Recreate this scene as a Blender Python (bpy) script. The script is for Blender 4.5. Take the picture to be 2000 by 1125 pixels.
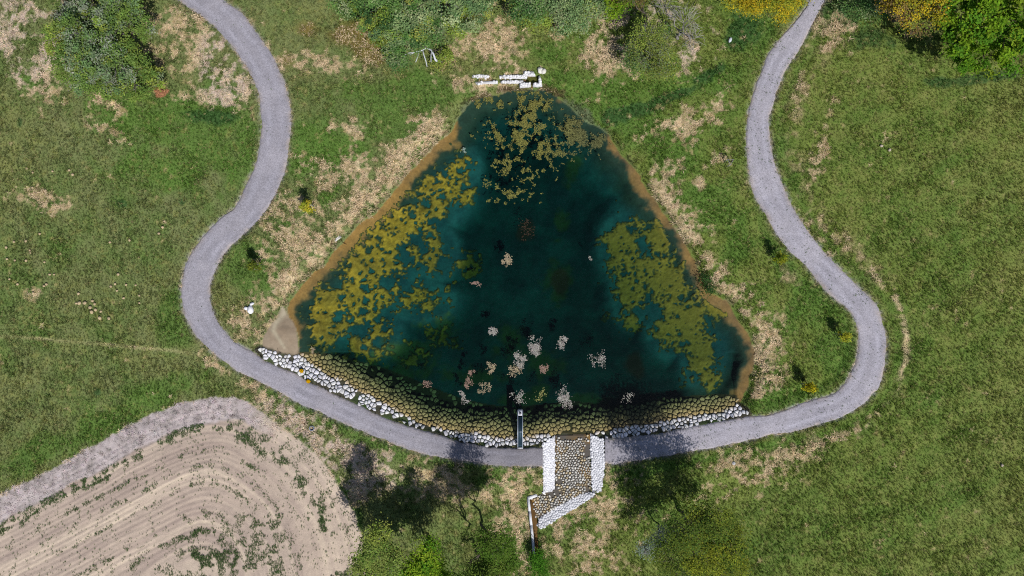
import bpy, math, random
import numpy as np
from mathutils import Vector

# ------------------------------------------------------------------ scene, camera, light
for o in list(bpy.data.objects):
    bpy.data.objects.remove(o)
scene = bpy.context.scene
COL = scene.collection
CAMH = 75.0          # drone height above the meadow (z = 0)
MPP = 0.05           # metres per photograph pixel on the meadow plane

cam_d = bpy.data.cameras.new('camera')
cam_d.sensor_width = 36.0
cam_d.lens = 36.0 * CAMH / 100.0
cam_d.clip_end = 2000.0
cam = bpy.data.objects.new('camera', cam_d)
cam.location = (0, 0, CAMH)
cam.rotation_euler = (0, 0, 0)
COL.objects.link(cam)
scene.camera = cam

SUN_EL = math.radians(52)
SUN_AZ = math.atan2(0.46, -0.88)       # clockwise from +Y (towards the lower right of the picture)
world = bpy.data.worlds.new('World')
scene.world = world
world.use_nodes = True
wn = world.node_tree
sky = wn.nodes.new('ShaderNodeTexSky')
sky.sky_type = 'NISHITA'
sky.sun_disc = False
sky.sun_elevation = SUN_EL
sky.sun_rotation = SUN_AZ
bg = wn.nodes['Background']
bg.inputs['Strength'].default_value = 0.065
wn.links.new(sky.outputs['Color'], bg.inputs['Color'])

sun_d = bpy.data.lights.new('sun', 'SUN')
sun_d.energy = 4.3
sun_d.angle = math.radians(0.6)
sun_d.color = (1.0, 0.96, 0.9)
sun = bpy.data.objects.new('sun', sun_d)
to_sun = Vector((math.sin(SUN_AZ) * math.cos(SUN_EL), math.cos(SUN_AZ) * math.cos(SUN_EL), math.sin(SUN_EL)))
sun.rotation_euler = (-to_sun).to_track_quat('-Z', 'Y').to_euler()
sun.location = (20, -40, 60)
COL.objects.link(sun)

vs = scene.view_settings
vs.view_transform = 'Standard'
vs.look = 'None'
vs.exposure = 0.0
vs.gamma = 1.0
vs.use_curve_mapping = False
scene.render.filter_size = 1.1
scene.cycles.filter_width = 1.1
scene.cycles.use_denoising = False

# ------------------------------------------------------------------ helpers
rng = np.random.default_rng(7)
random.seed(7)
WATER_Z = -0.6


def W(px, py, z=0.0):
    """photograph pixel on the meadow -> world x, y of a point standing at height z"""
    k = (CAMH - z) / CAMH
    return ((px - 1000.0) * MPP * k, (562.5 - py) * MPP * k)


def PX(x, y):
    return x / MPP + 1000.0, 562.5 - y / MPP


def s(r, g, b, k=1.0):
    c = np.array([r, g, b], float) / 255.0
    lin = np.where(c <= 0.04045, c / 12.92, ((c + 0.055) / 1.055) ** 2.4)
    return lin * k


def sstep(a, b, x):
    t = np.clip((x - a) / (b - a), 0, 1)
    return t * t * (3 - 2 * t)


def _h(ix, iy, seed):
    h = (ix.astype(np.int64) * 374761393 + iy.astype(np.int64) * 668265263 + seed * 974711 + 1013) & 0xffffffff
    h = ((h ^ (h >> 13)) * 1274126177) & 0xffffffff
    h = ((h ^ (h >> 16)) * 2246822519) & 0xffffffff
    return ((h ^ (h >> 15)) & 0xffffff) / float(0xffffff)


def vnoise(x, y, seed=0):
    ix = np.floor(x); iy = np.floor(y)
    fx = x - ix; fy = y - iy
    fx = fx * fx * fx * (fx * (fx * 6 - 15) + 10); fy = fy * fy * fy * (fy * (fy * 6 - 15) + 10)
    a = _h(ix, iy, seed); b = _h(ix + 1, iy, seed); c = _h(ix, iy + 1, seed); d = _h(ix + 1, iy + 1, seed)
    return (a + (b - a) * fx) * (1 - fy) + (c + (d - c) * fx) * fy


def fbm(x, y, scale, seed=0, octv=4, gain=0.55):
    """about -1 .. 1; scale in metres"""
    v = np.zeros_like(x, dtype=float); amp = 1.0; tot = 0; f = 1.0 / scale
    for i in range(octv):
        a = 0.6 + i * 1.1
        xr = x * math.cos(a) - y * math.sin(a); yr = x * math.sin(a) + y * math.cos(a)
        v += amp * (vnoise(xr * f + 17.3 * i, yr * f - 9.1 * i, seed + i) * 2 - 1)
        tot += amp; amp *= gain; f *= 2.03
    return v / tot * 1.6


def catmull(pts, n=6, closed=False):
    P = [np.array(p, float) for p in pts]
    out = []
    m = len(P)
    rngi = range(m) if closed else range(m - 1)
    for i in rngi:
        if closed:
            p0, p1, p2, p3 = P[(i - 1) % m], P[i], P[(i + 1) % m], P[(i + 2) % m]
        else:
            p0, p1, p2, p3 = P[max(i - 1, 0)], P[i], P[i + 1], P[min(i + 2, m - 1)]
        for k in range(n):
            t = k / n
            out.append(0.5 * ((2 * p1) + (-p0 + p2) * t + (2 * p0 - 5 * p1 + 4 * p2 - p3) * t * t + (-p0 + 3 * p1 - 3 * p2 + p3) * t ** 3))
    if not closed:
        out.append(P[-1])
    return np.array(out)


def sdf(poly, X, Y):
    """signed distance to polygon: negative inside"""
    P = np.asarray(poly, float); n = len(P)
    d = np.full(X.shape, 1e18); ins = np.zeros(X.shape, bool)
    for i in range(n):
        ax, ay = P[i]; bx, by = P[(i + 1) % n]
        ex, ey = bx - ax, by - ay
        l2 = ex * ex + ey * ey + 1e-12
        wx = X - ax; wy = Y - ay
        t = np.clip((wx * ex + wy * ey) / l2, 0, 1)
        qx = wx - ex * t; qy = wy - ey * t
        np.minimum(d, qx * qx + qy * qy, out=d)
        if ay != by:
            c = ((ay > Y) != (by > Y)) & (X < (bx - ax) * (Y - ay) / (by - ay) + ax)
            ins ^= c
    d = np.sqrt(d)
    return np.where(ins, -d, d)


def pdist(line, X, Y):
    P = np.asarray(line, float)
    d = np.full(X.shape, 1e18)
    for i in range(len(P) - 1):
        ax, ay = P[i]; bx, by = P[i + 1]
        ex, ey = bx - ax, by - ay
        t = np.clip(((X - ax) * ex + (Y - ay) * ey) / (ex * ex + ey * ey + 1e-12), 0, 1)
        np.minimum(d, (X - ax - ex * t) ** 2 + (Y - ay - ey * t) ** 2, out=d)
    return np.sqrt(d)


def blobs(lst, PXx, PYy):
    """list of (cx, cy, rx, ry[, angle deg[, strength]]) in photo pixels -> field, 1 at centre, 0 on the rim, negative outside"""
    f = np.full(PXx.shape, -1.0)
    for b in lst:
        cx, cy, rx, ry = b[:4]
        a = math.radians(b[4]) if len(b) > 4 else 0.0
        st = b[5] if len(b) > 5 else 1.0
        dx = PXx - cx; dy = PYy - cy
        u = (dx * math.cos(a) + dy * math.sin(a)) / rx
        v = (-dx * math.sin(a) + dy * math.cos(a)) / ry
        np.maximum(f, st - np.sqrt(u * u + v * v), out=f)
    return np.clip(f, -1, 1)


def mesh_np(name, V, F, mat=None, parent=None, tint=None, smooth=False, link=True):
    """V (n,3); F: (m,k) int array or list of lists"""
    me = bpy.data.meshes.new(name)
    V = np.asarray(V, np.float32)
    me.vertices.add(len(V)); me.vertices.foreach_set('co', V.ravel())
    if isinstance(F, np.ndarray) and F.ndim == 2:
        m, k = F.shape
        loops = F.ravel().astype(np.int32); starts = (np.arange(m) * k).astype(np.int32); tot = np.full(m, k, np.int32)
    else:
        tot = np.array([len(f) for f in F], np.int32)
        loops = np.array([i for f in F for i in f], np.int32)
        starts = np.concatenate([[0], np.cumsum(tot)[:-1]]).astype(np.int32) if len(tot) else np.zeros(0, np.int32)
    if len(tot):
        me.loops.add(len(loops)); me.loops.foreach_set('vertex_index', loops)
        me.polygons.add(len(tot)); me.polygons.foreach_set('loop_start', starts); me.polygons.foreach_set('loop_total', tot)
        if smooth:
            me.polygons.foreach_set('use_smooth', np.ones(len(tot), bool))
    me.update(calc_edges=True)
    if tint is not None:
        T = np.asarray(tint, np.float32)
        if T.ndim == 1:
            T = np.tile(T, (len(V), 1))
        if T.shape[1] == 3:
            T = np.concatenate([T, np.ones((len(T), 1), np.float32)], 1)
        at = me.attributes.new('tint', 'FLOAT_COLOR', 'POINT')
        at.data.foreach_set('color', np.ascontiguousarray(T, np.float32).ravel())
    if mat:
        me.materials.append(mat)
    o = bpy.data.objects.new(name, me)
    if link:
        COL.objects.link(o)
    if parent:
        o.parent = parent
    return o


def empty(name, loc=(0, 0, 0)):
    o = bpy.data.objects.new(name, None)
    o.location = loc
    o.empty_display_size = 0.3
    COL.objects.link(o)
    return o


def tag(o, label=None, cat=None, group=None, kind=None):
    if label: o['label'] = label
    if cat: o['category'] = cat
    if group: o['group'] = group
    if kind: o['kind'] = kind
    return o


class MB:
    def __init__(self):
        self.v = []; self.f = []; self.t = []

    def box(self, c, size, rz=0.0, tint=(1, 1, 1), taper=1.0):
        n = len(self.v); cx, cy, cz = c; sx, sy, sz = [q / 2 for q in size]
        ca, sa = math.cos(rz), math.sin(rz)
        for dz, k in ((-sz, 1.0), (sz, taper)):
            for dx, dy in ((-sx, -sy), (sx, -sy), (sx, sy), (-sx, sy)):
                dx *= k; dy *= k
                self.v.append((cx + dx * ca - dy * sa, cy + dx * sa + dy * ca, cz + dz)); self.t.append(tint)
        for f in ((3, 2, 1, 0), (4, 5, 6, 7), (0, 1, 5, 4), (1, 2, 6, 5), (2, 3, 7, 6), (3, 0, 4, 7)):
            self.f.append([n + i for i in f])

    def tube(self, pts, rads, sides=6, tint=(1, 1, 1)):
        pts = [np.array(p, float) for p in pts]
        n0 = len(self.v); m = len(pts)
        for i, p in enumerate(pts):
            d = pts[min(i + 1, m - 1)] - pts[max(i - 1, 0)]
            d = d / (np.linalg.norm(d) + 1e-9)
            a = np.cross(d, (0, 0, 1.0) if abs(d[2]) < 0.9 else (1.0, 0, 0)); a /= np.linalg.norm(a) + 1e-9
            b = np.cross(d, a)
            for k in range(sides):
                an = 2 * math.pi * k / sides
                self.v.append(tuple(p + rads[i] * (a * math.cos(an) + b * math.sin(an)))); self.t.append(tint)
        for i in range(m - 1):
            for k in range(sides):
                k2 = (k + 1) % sides
                self.f.append([n0 + i * sides + k, n0 + i * sides + k2, n0 + (i + 1) * sides + k2, n0 + (i + 1) * sides + k])
        self.f.append([n0 + k for k in range(sides)][::-1])
        self.f.append([n0 + (m - 1) * sides + k for k in range(sides)])

    def prism(self, poly, z0, z1, tint=(1, 1, 1)):
        """poly counter-clockwise list of xy; z0/z1 scalars or callables"""
        n = len(self.v); m = len(poly)
        for z in (z0, z1):
            for p in poly:
                self.v.append((p[0], p[1], z(p[0], p[1]) if callable(z) else z)); self.t.append(tint)
        self.f.append([n + i for i in range(m)][::-1]); self.f.append([n + m + i for i in range(m)])
        for i in range(m):
            j = (i + 1) % m
            self.f.append([n + i, n + j, n + m + j, n + m + i])

    def build(self, name, mat, parent=None, smooth=False):
        return mesh_np(name, self.v, self.f, mat, parent, tint=np.array(self.t), smooth=smooth)


# ------------------------------------------------------------------ materials
def new_mat(name):
    m = bpy.data.materials.new(name); m.use_nodes = True
    nt = m.node_tree
    return m, nt, nt.nodes, nt.links, nt.nodes['Principled BSDF']


def nd(ns, t, **kw):
    n = ns.new(t)
    for k, v in kw.items():
        setattr(n, k, v)
    return n


def vary_mat(name, layers, rough=0.9, bump=0.0, bump_scale=20.0, spec=0.2, attr='GEOMETRY', voro=None):
    """tint attribute * a product of noise layers (scale, lo, hi); optional voronoi speckle (scale, lo, hi)"""
    m, nt, ns, lk, p = new_mat(name)
    at = nd(ns, 'ShaderNodeAttribute', attribute_type=attr, attribute_name='tint')
    geo = nd(ns, 'ShaderNodeNewGeometry')
    cur = at.outputs['Color']
    for (sc, lo, hi) in layers:
        nz = nd(ns, 'ShaderNodeTexNoise'); nz.inputs['Scale'].default_value = sc; nz.inputs['Detail'].default_value = 3.0
        lk.new(geo.outputs['Position'], nz.inputs['Vector'])
        mr = nd(ns, 'ShaderNodeMapRange'); mr.inputs[1].default_value = 0.25; mr.inputs[2].default_value = 0.75
        mr.inputs[3].default_value = lo; mr.inputs[4].default_value = hi
        lk.new(nz.outputs['Fac'], mr.inputs[0])
        vm = nd(ns, 'ShaderNodeVectorMath', operation='SCALE')
        lk.new(cur, vm.inputs[0]); lk.new(mr.outputs[0], vm.inputs['Scale'])
        cur = vm.outputs[0]
    if voro:
        vo = nd(ns, 'ShaderNodeTexVoronoi'); vo.inputs['Scale'].default_value = voro[0]
        lk.new(geo.outputs['Position'], vo.inputs['Vector'])
        sep = nd(ns, 'ShaderNodeSeparateColor'); lk.new(vo.outputs['Color'], sep.inputs[0])
        mr = nd(ns, 'ShaderNodeMapRange'); mr.inputs[3].default_value = voro[1]; mr.inputs[4].default_value = voro[2]
        lk.new(sep.outputs[0], mr.inputs[0])
        vm = nd(ns, 'ShaderNodeVectorMath', operation='SCALE')
        lk.new(cur, vm.inputs[0]); lk.new(mr.outputs[0], vm.inputs['Scale']); cur = vm.outputs[0]
    lk.new(cur, p.inputs['Base Color'])
    p.inputs['Roughness'].default_value = rough
    p.inputs['Specular IOR Level'].default_value = spec
    if bump:
        nz = nd(ns, 'ShaderNodeTexNoise'); nz.inputs['Scale'].default_value = bump_scale; nz.inputs['Detail'].default_value = 4
        lk.new(geo.outputs['Position'], nz.inputs['Vector'])
        bp = nd(ns, 'ShaderNodeBump'); bp.inputs['Strength'].default_value = bump; bp.inputs['Distance'].default_value = 0.1
        lk.new(nz.outputs['Fac'], bp.inputs['Height']); lk.new(bp.outputs['Normal'], p.inputs['Normal'])
    return m


def leaf_mat(name, attr='GEOMETRY', trans=0.35):
    m, nt, ns, lk, p = new_mat(name)
    ns.remove(p)
    at = nd(ns, 'ShaderNodeAttribute', attribute_type=attr, attribute_name='tint')
    df = nd(ns, 'ShaderNodeBsdfDiffuse'); tr = nd(ns, 'ShaderNodeBsdfTranslucent'); mx = nd(ns, 'ShaderNodeMixShader')
    mx.inputs[0].default_value = trans
    lk.new(at.outputs['Color'], df.inputs['Color']); lk.new(at.outputs['Color'], tr.inputs['Color'])
    lk.new(df.outputs[0], mx.inputs[1]); lk.new(tr.outputs[0], mx.inputs[2])
    lk.new(mx.outputs[0], ns['Material Output'].inputs['Surface'])
    return m


def flat_mat(name, col, rough=0.6, metal=0.0, lo=0.85, hi=1.12, sc=9.0):
    m, nt, ns, lk, p = new_mat(name)
    geo = nd(ns, 'ShaderNodeNewGeometry')
    nz = nd(ns, 'ShaderNodeTexNoise'); nz.inputs['Scale'].default_value = sc; nz.inputs['Detail'].default_value = 4
    lk.new(geo.outputs['Position'], nz.inputs['Vector'])
    mr = nd(ns, 'ShaderNodeMapRange'); mr.inputs[1].default_value = .25; mr.inputs[2].default_value = .75
    mr.inputs[3].default_value = lo; mr.inputs[4].default_value = hi
    lk.new(nz.outputs['Fac'], mr.inputs[0])
    vm = nd(ns, 'ShaderNodeVectorMath', operation='SCALE'); vm.inputs[0].default_value = tuple(col)
    lk.new(mr.outputs[0], vm.inputs['Scale']); lk.new(vm.outputs[0], p.inputs['Base Color'])
    p.inputs['Roughness'].default_value = rough; p.inputs['Metallic'].default_value = metal
    return m


M_GROUND = vary_mat('meadow', [(7.0, 0.72, 1.28), (1.1, 0.88, 1.12)], bump=0.6, bump_scale=9)
M_FIELD = vary_mat('tilled_soil', [(9.0, 0.86, 1.14), (1.6, 0.94, 1.06)], bump=0.35, bump_scale=14)
M_BED = vary_mat('pond_bed', [(5.0, 0.8, 1.2), (1.2, 0.8, 1.2)], bump=0.2, bump_scale=6)
M_SILT = vary_mat('silt', [(4.0, 0.92, 1.08)], bump=0.15, bump_scale=5)
M_GRAVEL = vary_mat('gravel', [(0.35, 0.92, 1.08), (0.9, 0.93, 1.07), (14.0, 0.88, 1.12)], bump=0.5, bump_scale=30, voro=(13.0, 0.8, 1.18))
M_GRASS = leaf_mat('grass_blades', 'INSTANCER', 0.3)
M_LEAF = leaf_mat('leaves', 'GEOMETRY', 0.35)
M_ALGAE = vary_mat('algae', [(3.0, 0.82, 1.18), (9.0, 0.85, 1.15)], bump=0.4, bump_scale=8)
M_BITS = leaf_mat('floating_bits', 'GEOMETRY', 0.15)
M_BARK = vary_mat('bark', [(12.0, 0.75, 1.25)], bump=0.5, bump_scale=25)
M_ROCK = vary_mat('pale_rock', [(5.0, 0.9, 1.1), (18.0, 0.9, 1.08)], rough=0.85, bump=0.4, bump_scale=12)


def stone_mat():
    """white quarry stone; everything that stays below the waterline carries a brown algal stain"""
    m = vary_mat('quarry_stone', [(6.0, 0.88, 1.1), (25.0, 0.9, 1.08)], rough=0.85, bump=0.4, bump_scale=14)
    nt = m.node_tree; ns = nt.nodes; lk = nt.links; p = ns['Principled BSDF']
    src = p.inputs['Base Color'].links[0].from_socket
    geo = nd(ns, 'ShaderNodeNewGeometry')
    sp = nd(ns, 'ShaderNodeSeparateXYZ'); lk.new(geo.outputs['Position'], sp.inputs[0])
    nz = nd(ns, 'ShaderNodeTexNoise'); nz.inputs['Scale'].default_value = 1.4; nz.inputs['Detail'].default_value = 3
    lk.new(geo.outputs['Position'], nz.inputs['Vector'])
    ad = nd(ns, 'ShaderNodeMath', operation='MULTIPLY_ADD'); ad.inputs[1].default_value = 0.34
    lk.new(nz.outputs['Fac'], ad.inputs[0]); lk.new(sp.outputs['Z'], ad.inputs[2])
    mr = nd(ns, 'ShaderNodeMapRange'); mr.inputs[1].default_value = WATER_Z + 0.10; mr.inputs[2].default_value = WATER_Z + 0.27
    lk.new(ad.outputs[0], mr.inputs[0])
    mul = nd(ns, 'ShaderNodeVectorMath', operation='MULTIPLY'); mul.inputs[1].default_value = STAIN
    lk.new(src, mul.inputs[0])
    mx = nd(ns, 'ShaderNodeMix', data_type='RGBA')
    lk.new(mr.outputs[0], mx.inputs[0]); lk.new(mul.outputs[0], mx.inputs[6]); lk.new(src, mx.inputs[7])
    lk.new(mx.outputs[2], p.inputs['Base Color'])
    return m


STAIN = (0.66, 0.50, 0.22)
M_STONE = stone_mat()
M_COBBLE = M_ROCK
M_CONC = flat_mat('concrete', s(170, 170, 172), 0.9)
M_STEEL = flat_mat('galvanised_steel', s(176, 186, 200), 0.45, 0.5)
M_DARKSTEEL = flat_mat('dark_grating', s(52, 78, 96), 0.5, 0.5)
M_PLATE = flat_mat('pale_plate', s(205, 208, 218), 0.5, 0.1)
M_BLACK = flat_mat('black_iron_hole_shade', s(28, 30, 44), 0.6)
M_TIMBER = flat_mat('grey_timber', s(150, 152, 150), 0.8, 0, 0.8, 1.15, 14)

# ------------------------------------------------------------------ plan of the place (photo pixels on the meadow plane)
PL_L = [(300, -45), (347, 0), (380, 23), (413, 47), (437, 73), (460, 100), (483, 137), (500, 172), (507, 207), (510, 253), (503, 300), (496, 325), (477, 367), (457, 405), (430, 425), (403, 452), (383, 478), (365, 508), (355, 545), (353, 582), (360, 615), (377, 648), (400, 675), (430, 702), (467, 728), (500, 743), (533, 760), (583, 788), (626, 806), (650, 819), (733, 853), (783, 873), (827, 887), (883, 898), (950, 908), (1000, 911), (1060, 913)]
PL_R = [(395, -45), (437, 0), (463, 17), (480, 33), (500, 62), (520, 90), (540, 123), (557, 163), (568, 213), (568, 250), (563, 300), (555, 340), (540, 375), (522, 408), (500, 435), (473, 462), (447, 485), (423, 522), (412, 555), (410, 582), (417, 608), (430, 635), (453, 662), (478, 679), (500, 691), (522, 705), (548, 718), (582, 731), (601, 745), (629, 757), (650, 769), (676, 780), (703, 793), (729, 806), (777, 825), (833, 842), (867, 852), (900, 864), (950, 873), (1000, 876), (1060, 874)]
PR_L = [(1182, 857), (1233, 853), (1300, 845), (1367, 830), (1433, 818), (1467, 813), (1500, 811), (1540, 797), (1587, 780), (1623, 770), (1645, 752), (1663, 725), (1673, 695), (1677, 662), (1672, 632), (1657, 605), (1627, 582), (1600, 555), (1573, 518), (1543, 492), (1517, 458), (1500, 428), (1470, 375), (1463, 337), (1457, 290), (1457, 253), (1463, 207), (1473, 173), (1487, 140), (1500, 105), (1530, 67), (1564, 27), (1584, -5), (1606, -45)]
PR_R = [(1182, 907), (1213, 907), (1267, 897), (1317, 888), (1377, 878), (1443, 866), (1500, 852), (1550, 843), (1600, 830), (1640, 817), (1677, 797), (1707, 770), (1720, 750), (1730, 708), (1732, 665), (1723, 622), (1713, 595), (1690, 572), (1663, 545), (1633, 515), (1600, 478), (1573, 442), (1550, 405), (1535, 372), (1517, 327), (1507, 283), (1503, 233), (1513, 197), (1533, 143), (1560, 100), (1587, 47), (1611, 0), (1634, -45)]
POND = [(556, 605), (562, 586), (583, 562), (610, 535), (643, 502), (673, 465), (707, 432), (740, 405), (765, 375), (787, 350), (813, 320), (847, 283), (877, 260), (897, 230), (922, 196), (945, 187), (964, 183), (1012, 175), (1060, 174), (1095, 190), (1116, 209), (1140, 228), (1187, 257), (1213, 297), (1253, 343), (1270, 377), (1290, 402), (1317, 442), (1347, 485), (1370, 535), (1383, 568), (1423, 588), (1450, 628), (1473, 668), (1477, 708), (1467, 748), (1457, 770), (1447, 795), (1383, 813), (1317, 823), (1250, 837), (1187, 845), (1153, 850), (1083, 852), (1050, 857), (1000, 859), (933, 853), (867, 843), (810, 827), (767, 803), (727, 781), (693, 766), (665, 748), (631, 731), (605, 714), (582, 699), (576, 690), (578, 678), (576, 640), (562, 622)]
FAN = [(549, 600), (558, 612), (562, 622), (575, 640), (579, 672), (580, 690), (566, 694), (545, 686), (514, 676), (516, 658), (530, 635), (542, 618)]
FIELD = [(-900, 1400), (-60, 1000), (0, 967), (100, 917), (200, 862), (300, 806), (370, 784), (430, 774), (490, 786), (530, 822), (590, 862), (630, 902), (668, 962), (690, 1012), (704, 1062), (712, 1130), (720, 1400)]
SPILL = [(1083, 850), (1118, 849), (1154, 847), (1182, 858), (1184, 908), (1177, 964), (1166, 972), (1120, 1002), (1056, 1042), (1050, 1044), (1052, 1085), (1042, 1088), (1030, 975), (1057, 968), (1060, 912), (1058, 868)]
REV_L = [(500, 684), (522, 704), (548, 717), (582, 730), (601, 744), (629, 756), (650, 768), (676, 779), (703, 792), (729, 805), (777, 824), (833, 841), (867, 851), (900, 863), (950, 872), (1000, 875), (1058, 868), (1083, 852), (1118, 850), (1118, 792), (1083, 798), (1000, 806), (950, 800), (900, 789), (850, 770), (800, 749), (750, 730), (700, 714), (650, 699), (610, 690), (585, 690), (565, 696), (545, 688), (512, 677)]
REV_R = [(1118, 850), (1153, 848), (1183, 858), (1233, 853), (1300, 844), (1367, 830), (1433, 817), (1465, 811), (1462, 801), (1448, 795), (1442, 775), (1400, 776), (1350, 780), (1300, 786), (1250, 796), (1200, 800), (1150, 796), (1118, 792)]

pathL = np.concatenate([catmull(PL_L, 3), catmull(PL_R, 3)[::-1]])
pathR = np.concatenate([catmull(PR_L, 3), catmull(PR_R, 3)[::-1]])
pond = catmull(POND, 2, True)
field = catmull(FIELD, 2, True)

# coarse distance fields (pixels of the photo as unit), sampled bilinearly
GX0, GX1, GY0, GY1, GS = -300.0, 2300.0, -260.0, 1400.0, 5.0
gx = np.arange(GX0, GX1 + GS, GS); gy = np.arange(GY0, GY1 + GS, GS)
GXX, GYY = np.meshgrid(gx, gy)


class Grid:
    def __init__(self, arr): self.a = arr

    def __call__(self, px, py):
        u = np.clip((px - GX0) / GS, 0, len(gx) - 1.001); v = np.clip((py - GY0) / GS, 0, len(gy) - 1.001)
        i = u.astype(int); j = v.astype(int); fu = u - i; fv = v - j
        a = self.a
        return (a[j, i] * (1 - fu) + a[j, i + 1] * fu) * (1 - fv) + (a[j + 1, i] * (1 - fu) + a[j + 1, i + 1] * fu) * fv


D_PATHL = Grid(sdf(pathL, GXX, GYY))
D_PATHR = Grid(sdf(pathR, GXX, GYY))
D_POND = Grid(sdf(pond, GXX, GYY))
D_FIELD = Grid(sdf(field, GXX, GYY))
D_FAN = Grid(sdf(catmull(FAN, 3, True), GXX, GYY))
D_SPILL = Grid(sdf(SPILL, GXX, GYY))
D_REV = Grid(np.minimum(sdf(REV_L, GXX, GYY), sdf(REV_R, GXX, GYY)))


def blur(a, n):
    k = np.exp(-np.linspace(-2.2, 2.2, 2 * n + 1) ** 2); k /= k.sum()
    p_ = np.pad(a, n, mode='edge')
    p_ = sum(k[i] * p_[:, i:i + a.shape[1]] for i in range(2 * n + 1))
    return sum(k[i] * p_[i:i + a.shape[0]] for i in range(2 * n + 1))


D_ROW = Grid(blur(blur(D_FIELD.a, 16), 10))


def dpath(px, py):
    return np.minimum(D_PATHL(px, py), D_PATHR(px, py))


def zspill(px, py):
    """surface of the stone spillway (world metres) at a photo pixel"""
    px = np.asarray(px, float); py = np.asarray(py, float)
    floor = np.interp(py, [848, 870, 962, 1040], [-0.57, -0.62, -0.98, -1.2])
    top = np.interp(py, [850, 905, 965, 990], [-0.25, 0.0, -0.35, -0.6])
    l = np.clip((1085 - px) / 25.0, 0, 1); r = np.clip((px - 1154) / 27.0, 0, 1)
    bank = np.where(py < 966, np.maximum(l * (px > 1040), r), 0)
    z = floor + (top - floor) * bank
    # slanted lower bank: below the line (1048,1020)-(1150,966)
    nx, ny = 54 / 115.4, 102 / 115.4
    dd = (px - 1048) * nx + (py - 1020) * ny
    low = np.clip(dd / 24.0, 0, 1) * (py > 964) * (px > 1050 + (py - 1015) * 0.09)
    return z + low * 0.55


# algae, sand, mud: fields on the pond bed
ALG = [(845, 385, 78, 50, -30), (775, 440, 115, 58, -38), (725, 515, 105, 68, -20), (690, 580, 115, 62, -10), (648, 645, 48, 42), (700, 690, 42, 46), (850, 490, 32, 48), (815, 585, 62, 30), (895, 325, 30, 34), (918, 510, 17, 32, -20), (640, 610, 50, 40), (905, 380, 22, 30), (620, 640, 25, 30), (730, 640, 40, 40, 0, 0.9), (862, 652, 42, 30, 10, 0.85), (800, 700, 50, 34, 0, 0.6),
       (1222, 482, 42, 62), (1240, 562, 36, 62, 10), (1290, 470, 26, 48), (1305, 548, 52, 88, -20), (1342, 625, 62, 56, 20), (1378, 690, 34, 62), (1318, 640, 42, 46), (1243, 634, 14, 32), (1390, 745, 28, 34), (1400, 600, 40, 26, 30), (1255, 440, 40, 25, 0, 0.75)]
ALG_DEEP = [(1128, 325, 20, 48, 10), (1100, 425, 14, 24), (1092, 467, 14, 12), (862, 650, 52, 38), (790, 700, 70, 45), (930, 742, 90, 20), (760, 735, 90, 26), (1065, 720, 50, 30), (1000, 690, 40, 60), (1140, 790, 90, 14), (1090, 560, 30, 60), (1010, 790, 60, 20), (880, 740, 50, 30), (970, 690, 30, 30), (1050, 780, 40, 25)]
holes_pts = np.concatenate([np.stack([rng.uniform(560, 1480, 3400), rng.uniform(250, 800, 3400), rng.uniform(1.6, 5.5, 3400)], 1),
                            np.stack([rng.uniform(560, 1480, 520), rng.uniform(250, 800, 520), rng.uniform(5, 14, 520)], 1)])


def holes_field(px, py, core, ax0, ay0, st):
    """regular grid px/py (possibly warped a little); core: 0 at the rim of the carpet .. 1 in its middle"""
    f = np.full(px.shape, 1.0)
    for hx, hy, hr in holes_pts:
        i = int(((hx - 1000) * MPP - ax0) / st); j = int(((562.5 - hy) * MPP - ay0) / st)
        w = int(hr * 2.6 * MPP / st) + 4
        if i < w or j < w or i > px.shape[1] - w or j > px.shape[0] - w: continue
        sl = (slice(j - w, j + w), slice(i - w, i + w))
        r = hr * (1.55 - 0.85 * core[j, i])
        d = np.hypot(px[sl] - hx, py[sl] - hy) / r - 1
        f[sl] = np.minimum(f[sl], d)
    return f


def bed_depth(px, py, d, X, Y):
    """d: metres inside the shoreline"""
    dep = 0.03 + np.where(py > 690, 0.50, 0.42) * d + np.where(py > 690, 0.55, 0) * np.maximum(d - 1.3, 0)
    dep = np.minimum(dep, 2.2 + 0.25 * fbm(X, Y, 6, 31, 3))
    sh = np.clip(blobs([(b[0], b[1], b[2] * 1.5 + 25, b[3] * 1.5 + 25, b[4] if len(b) > 4 else 0) for b in ALG[:16] if b[2] > 29 and b[1] < 645], px, py), 0, 1)
    sh = np.maximum(sh, np.clip(blobs([(b[0], b[1], b[2] * 1.5 + 25, b[3] * 1.5 + 25, b[4] if len(b) > 4 else 0) for b in ALG[16:] if b[2] > 29], px, py), 0, 1))
    shelf = sstep(0.0, 0.45, sh)
    lo = 0.22 + 0.055 * d
    lim = np.where(px < 1000, lo, 0.40 + 0.09 * d)
    dep = dep * (1 - shelf) + np.minimum(dep, lim) * shelf
    # shallow sandy strip on the left and right shores
    strip = (py < 700) | (px > 1440)
    near = np.where(strip, 1 - sstep(0.9, 1.9, d), 0)
    dep = dep * (1 - near) + np.minimum(dep, 0.02 + 0.14 * d) * near
    return dep


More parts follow.
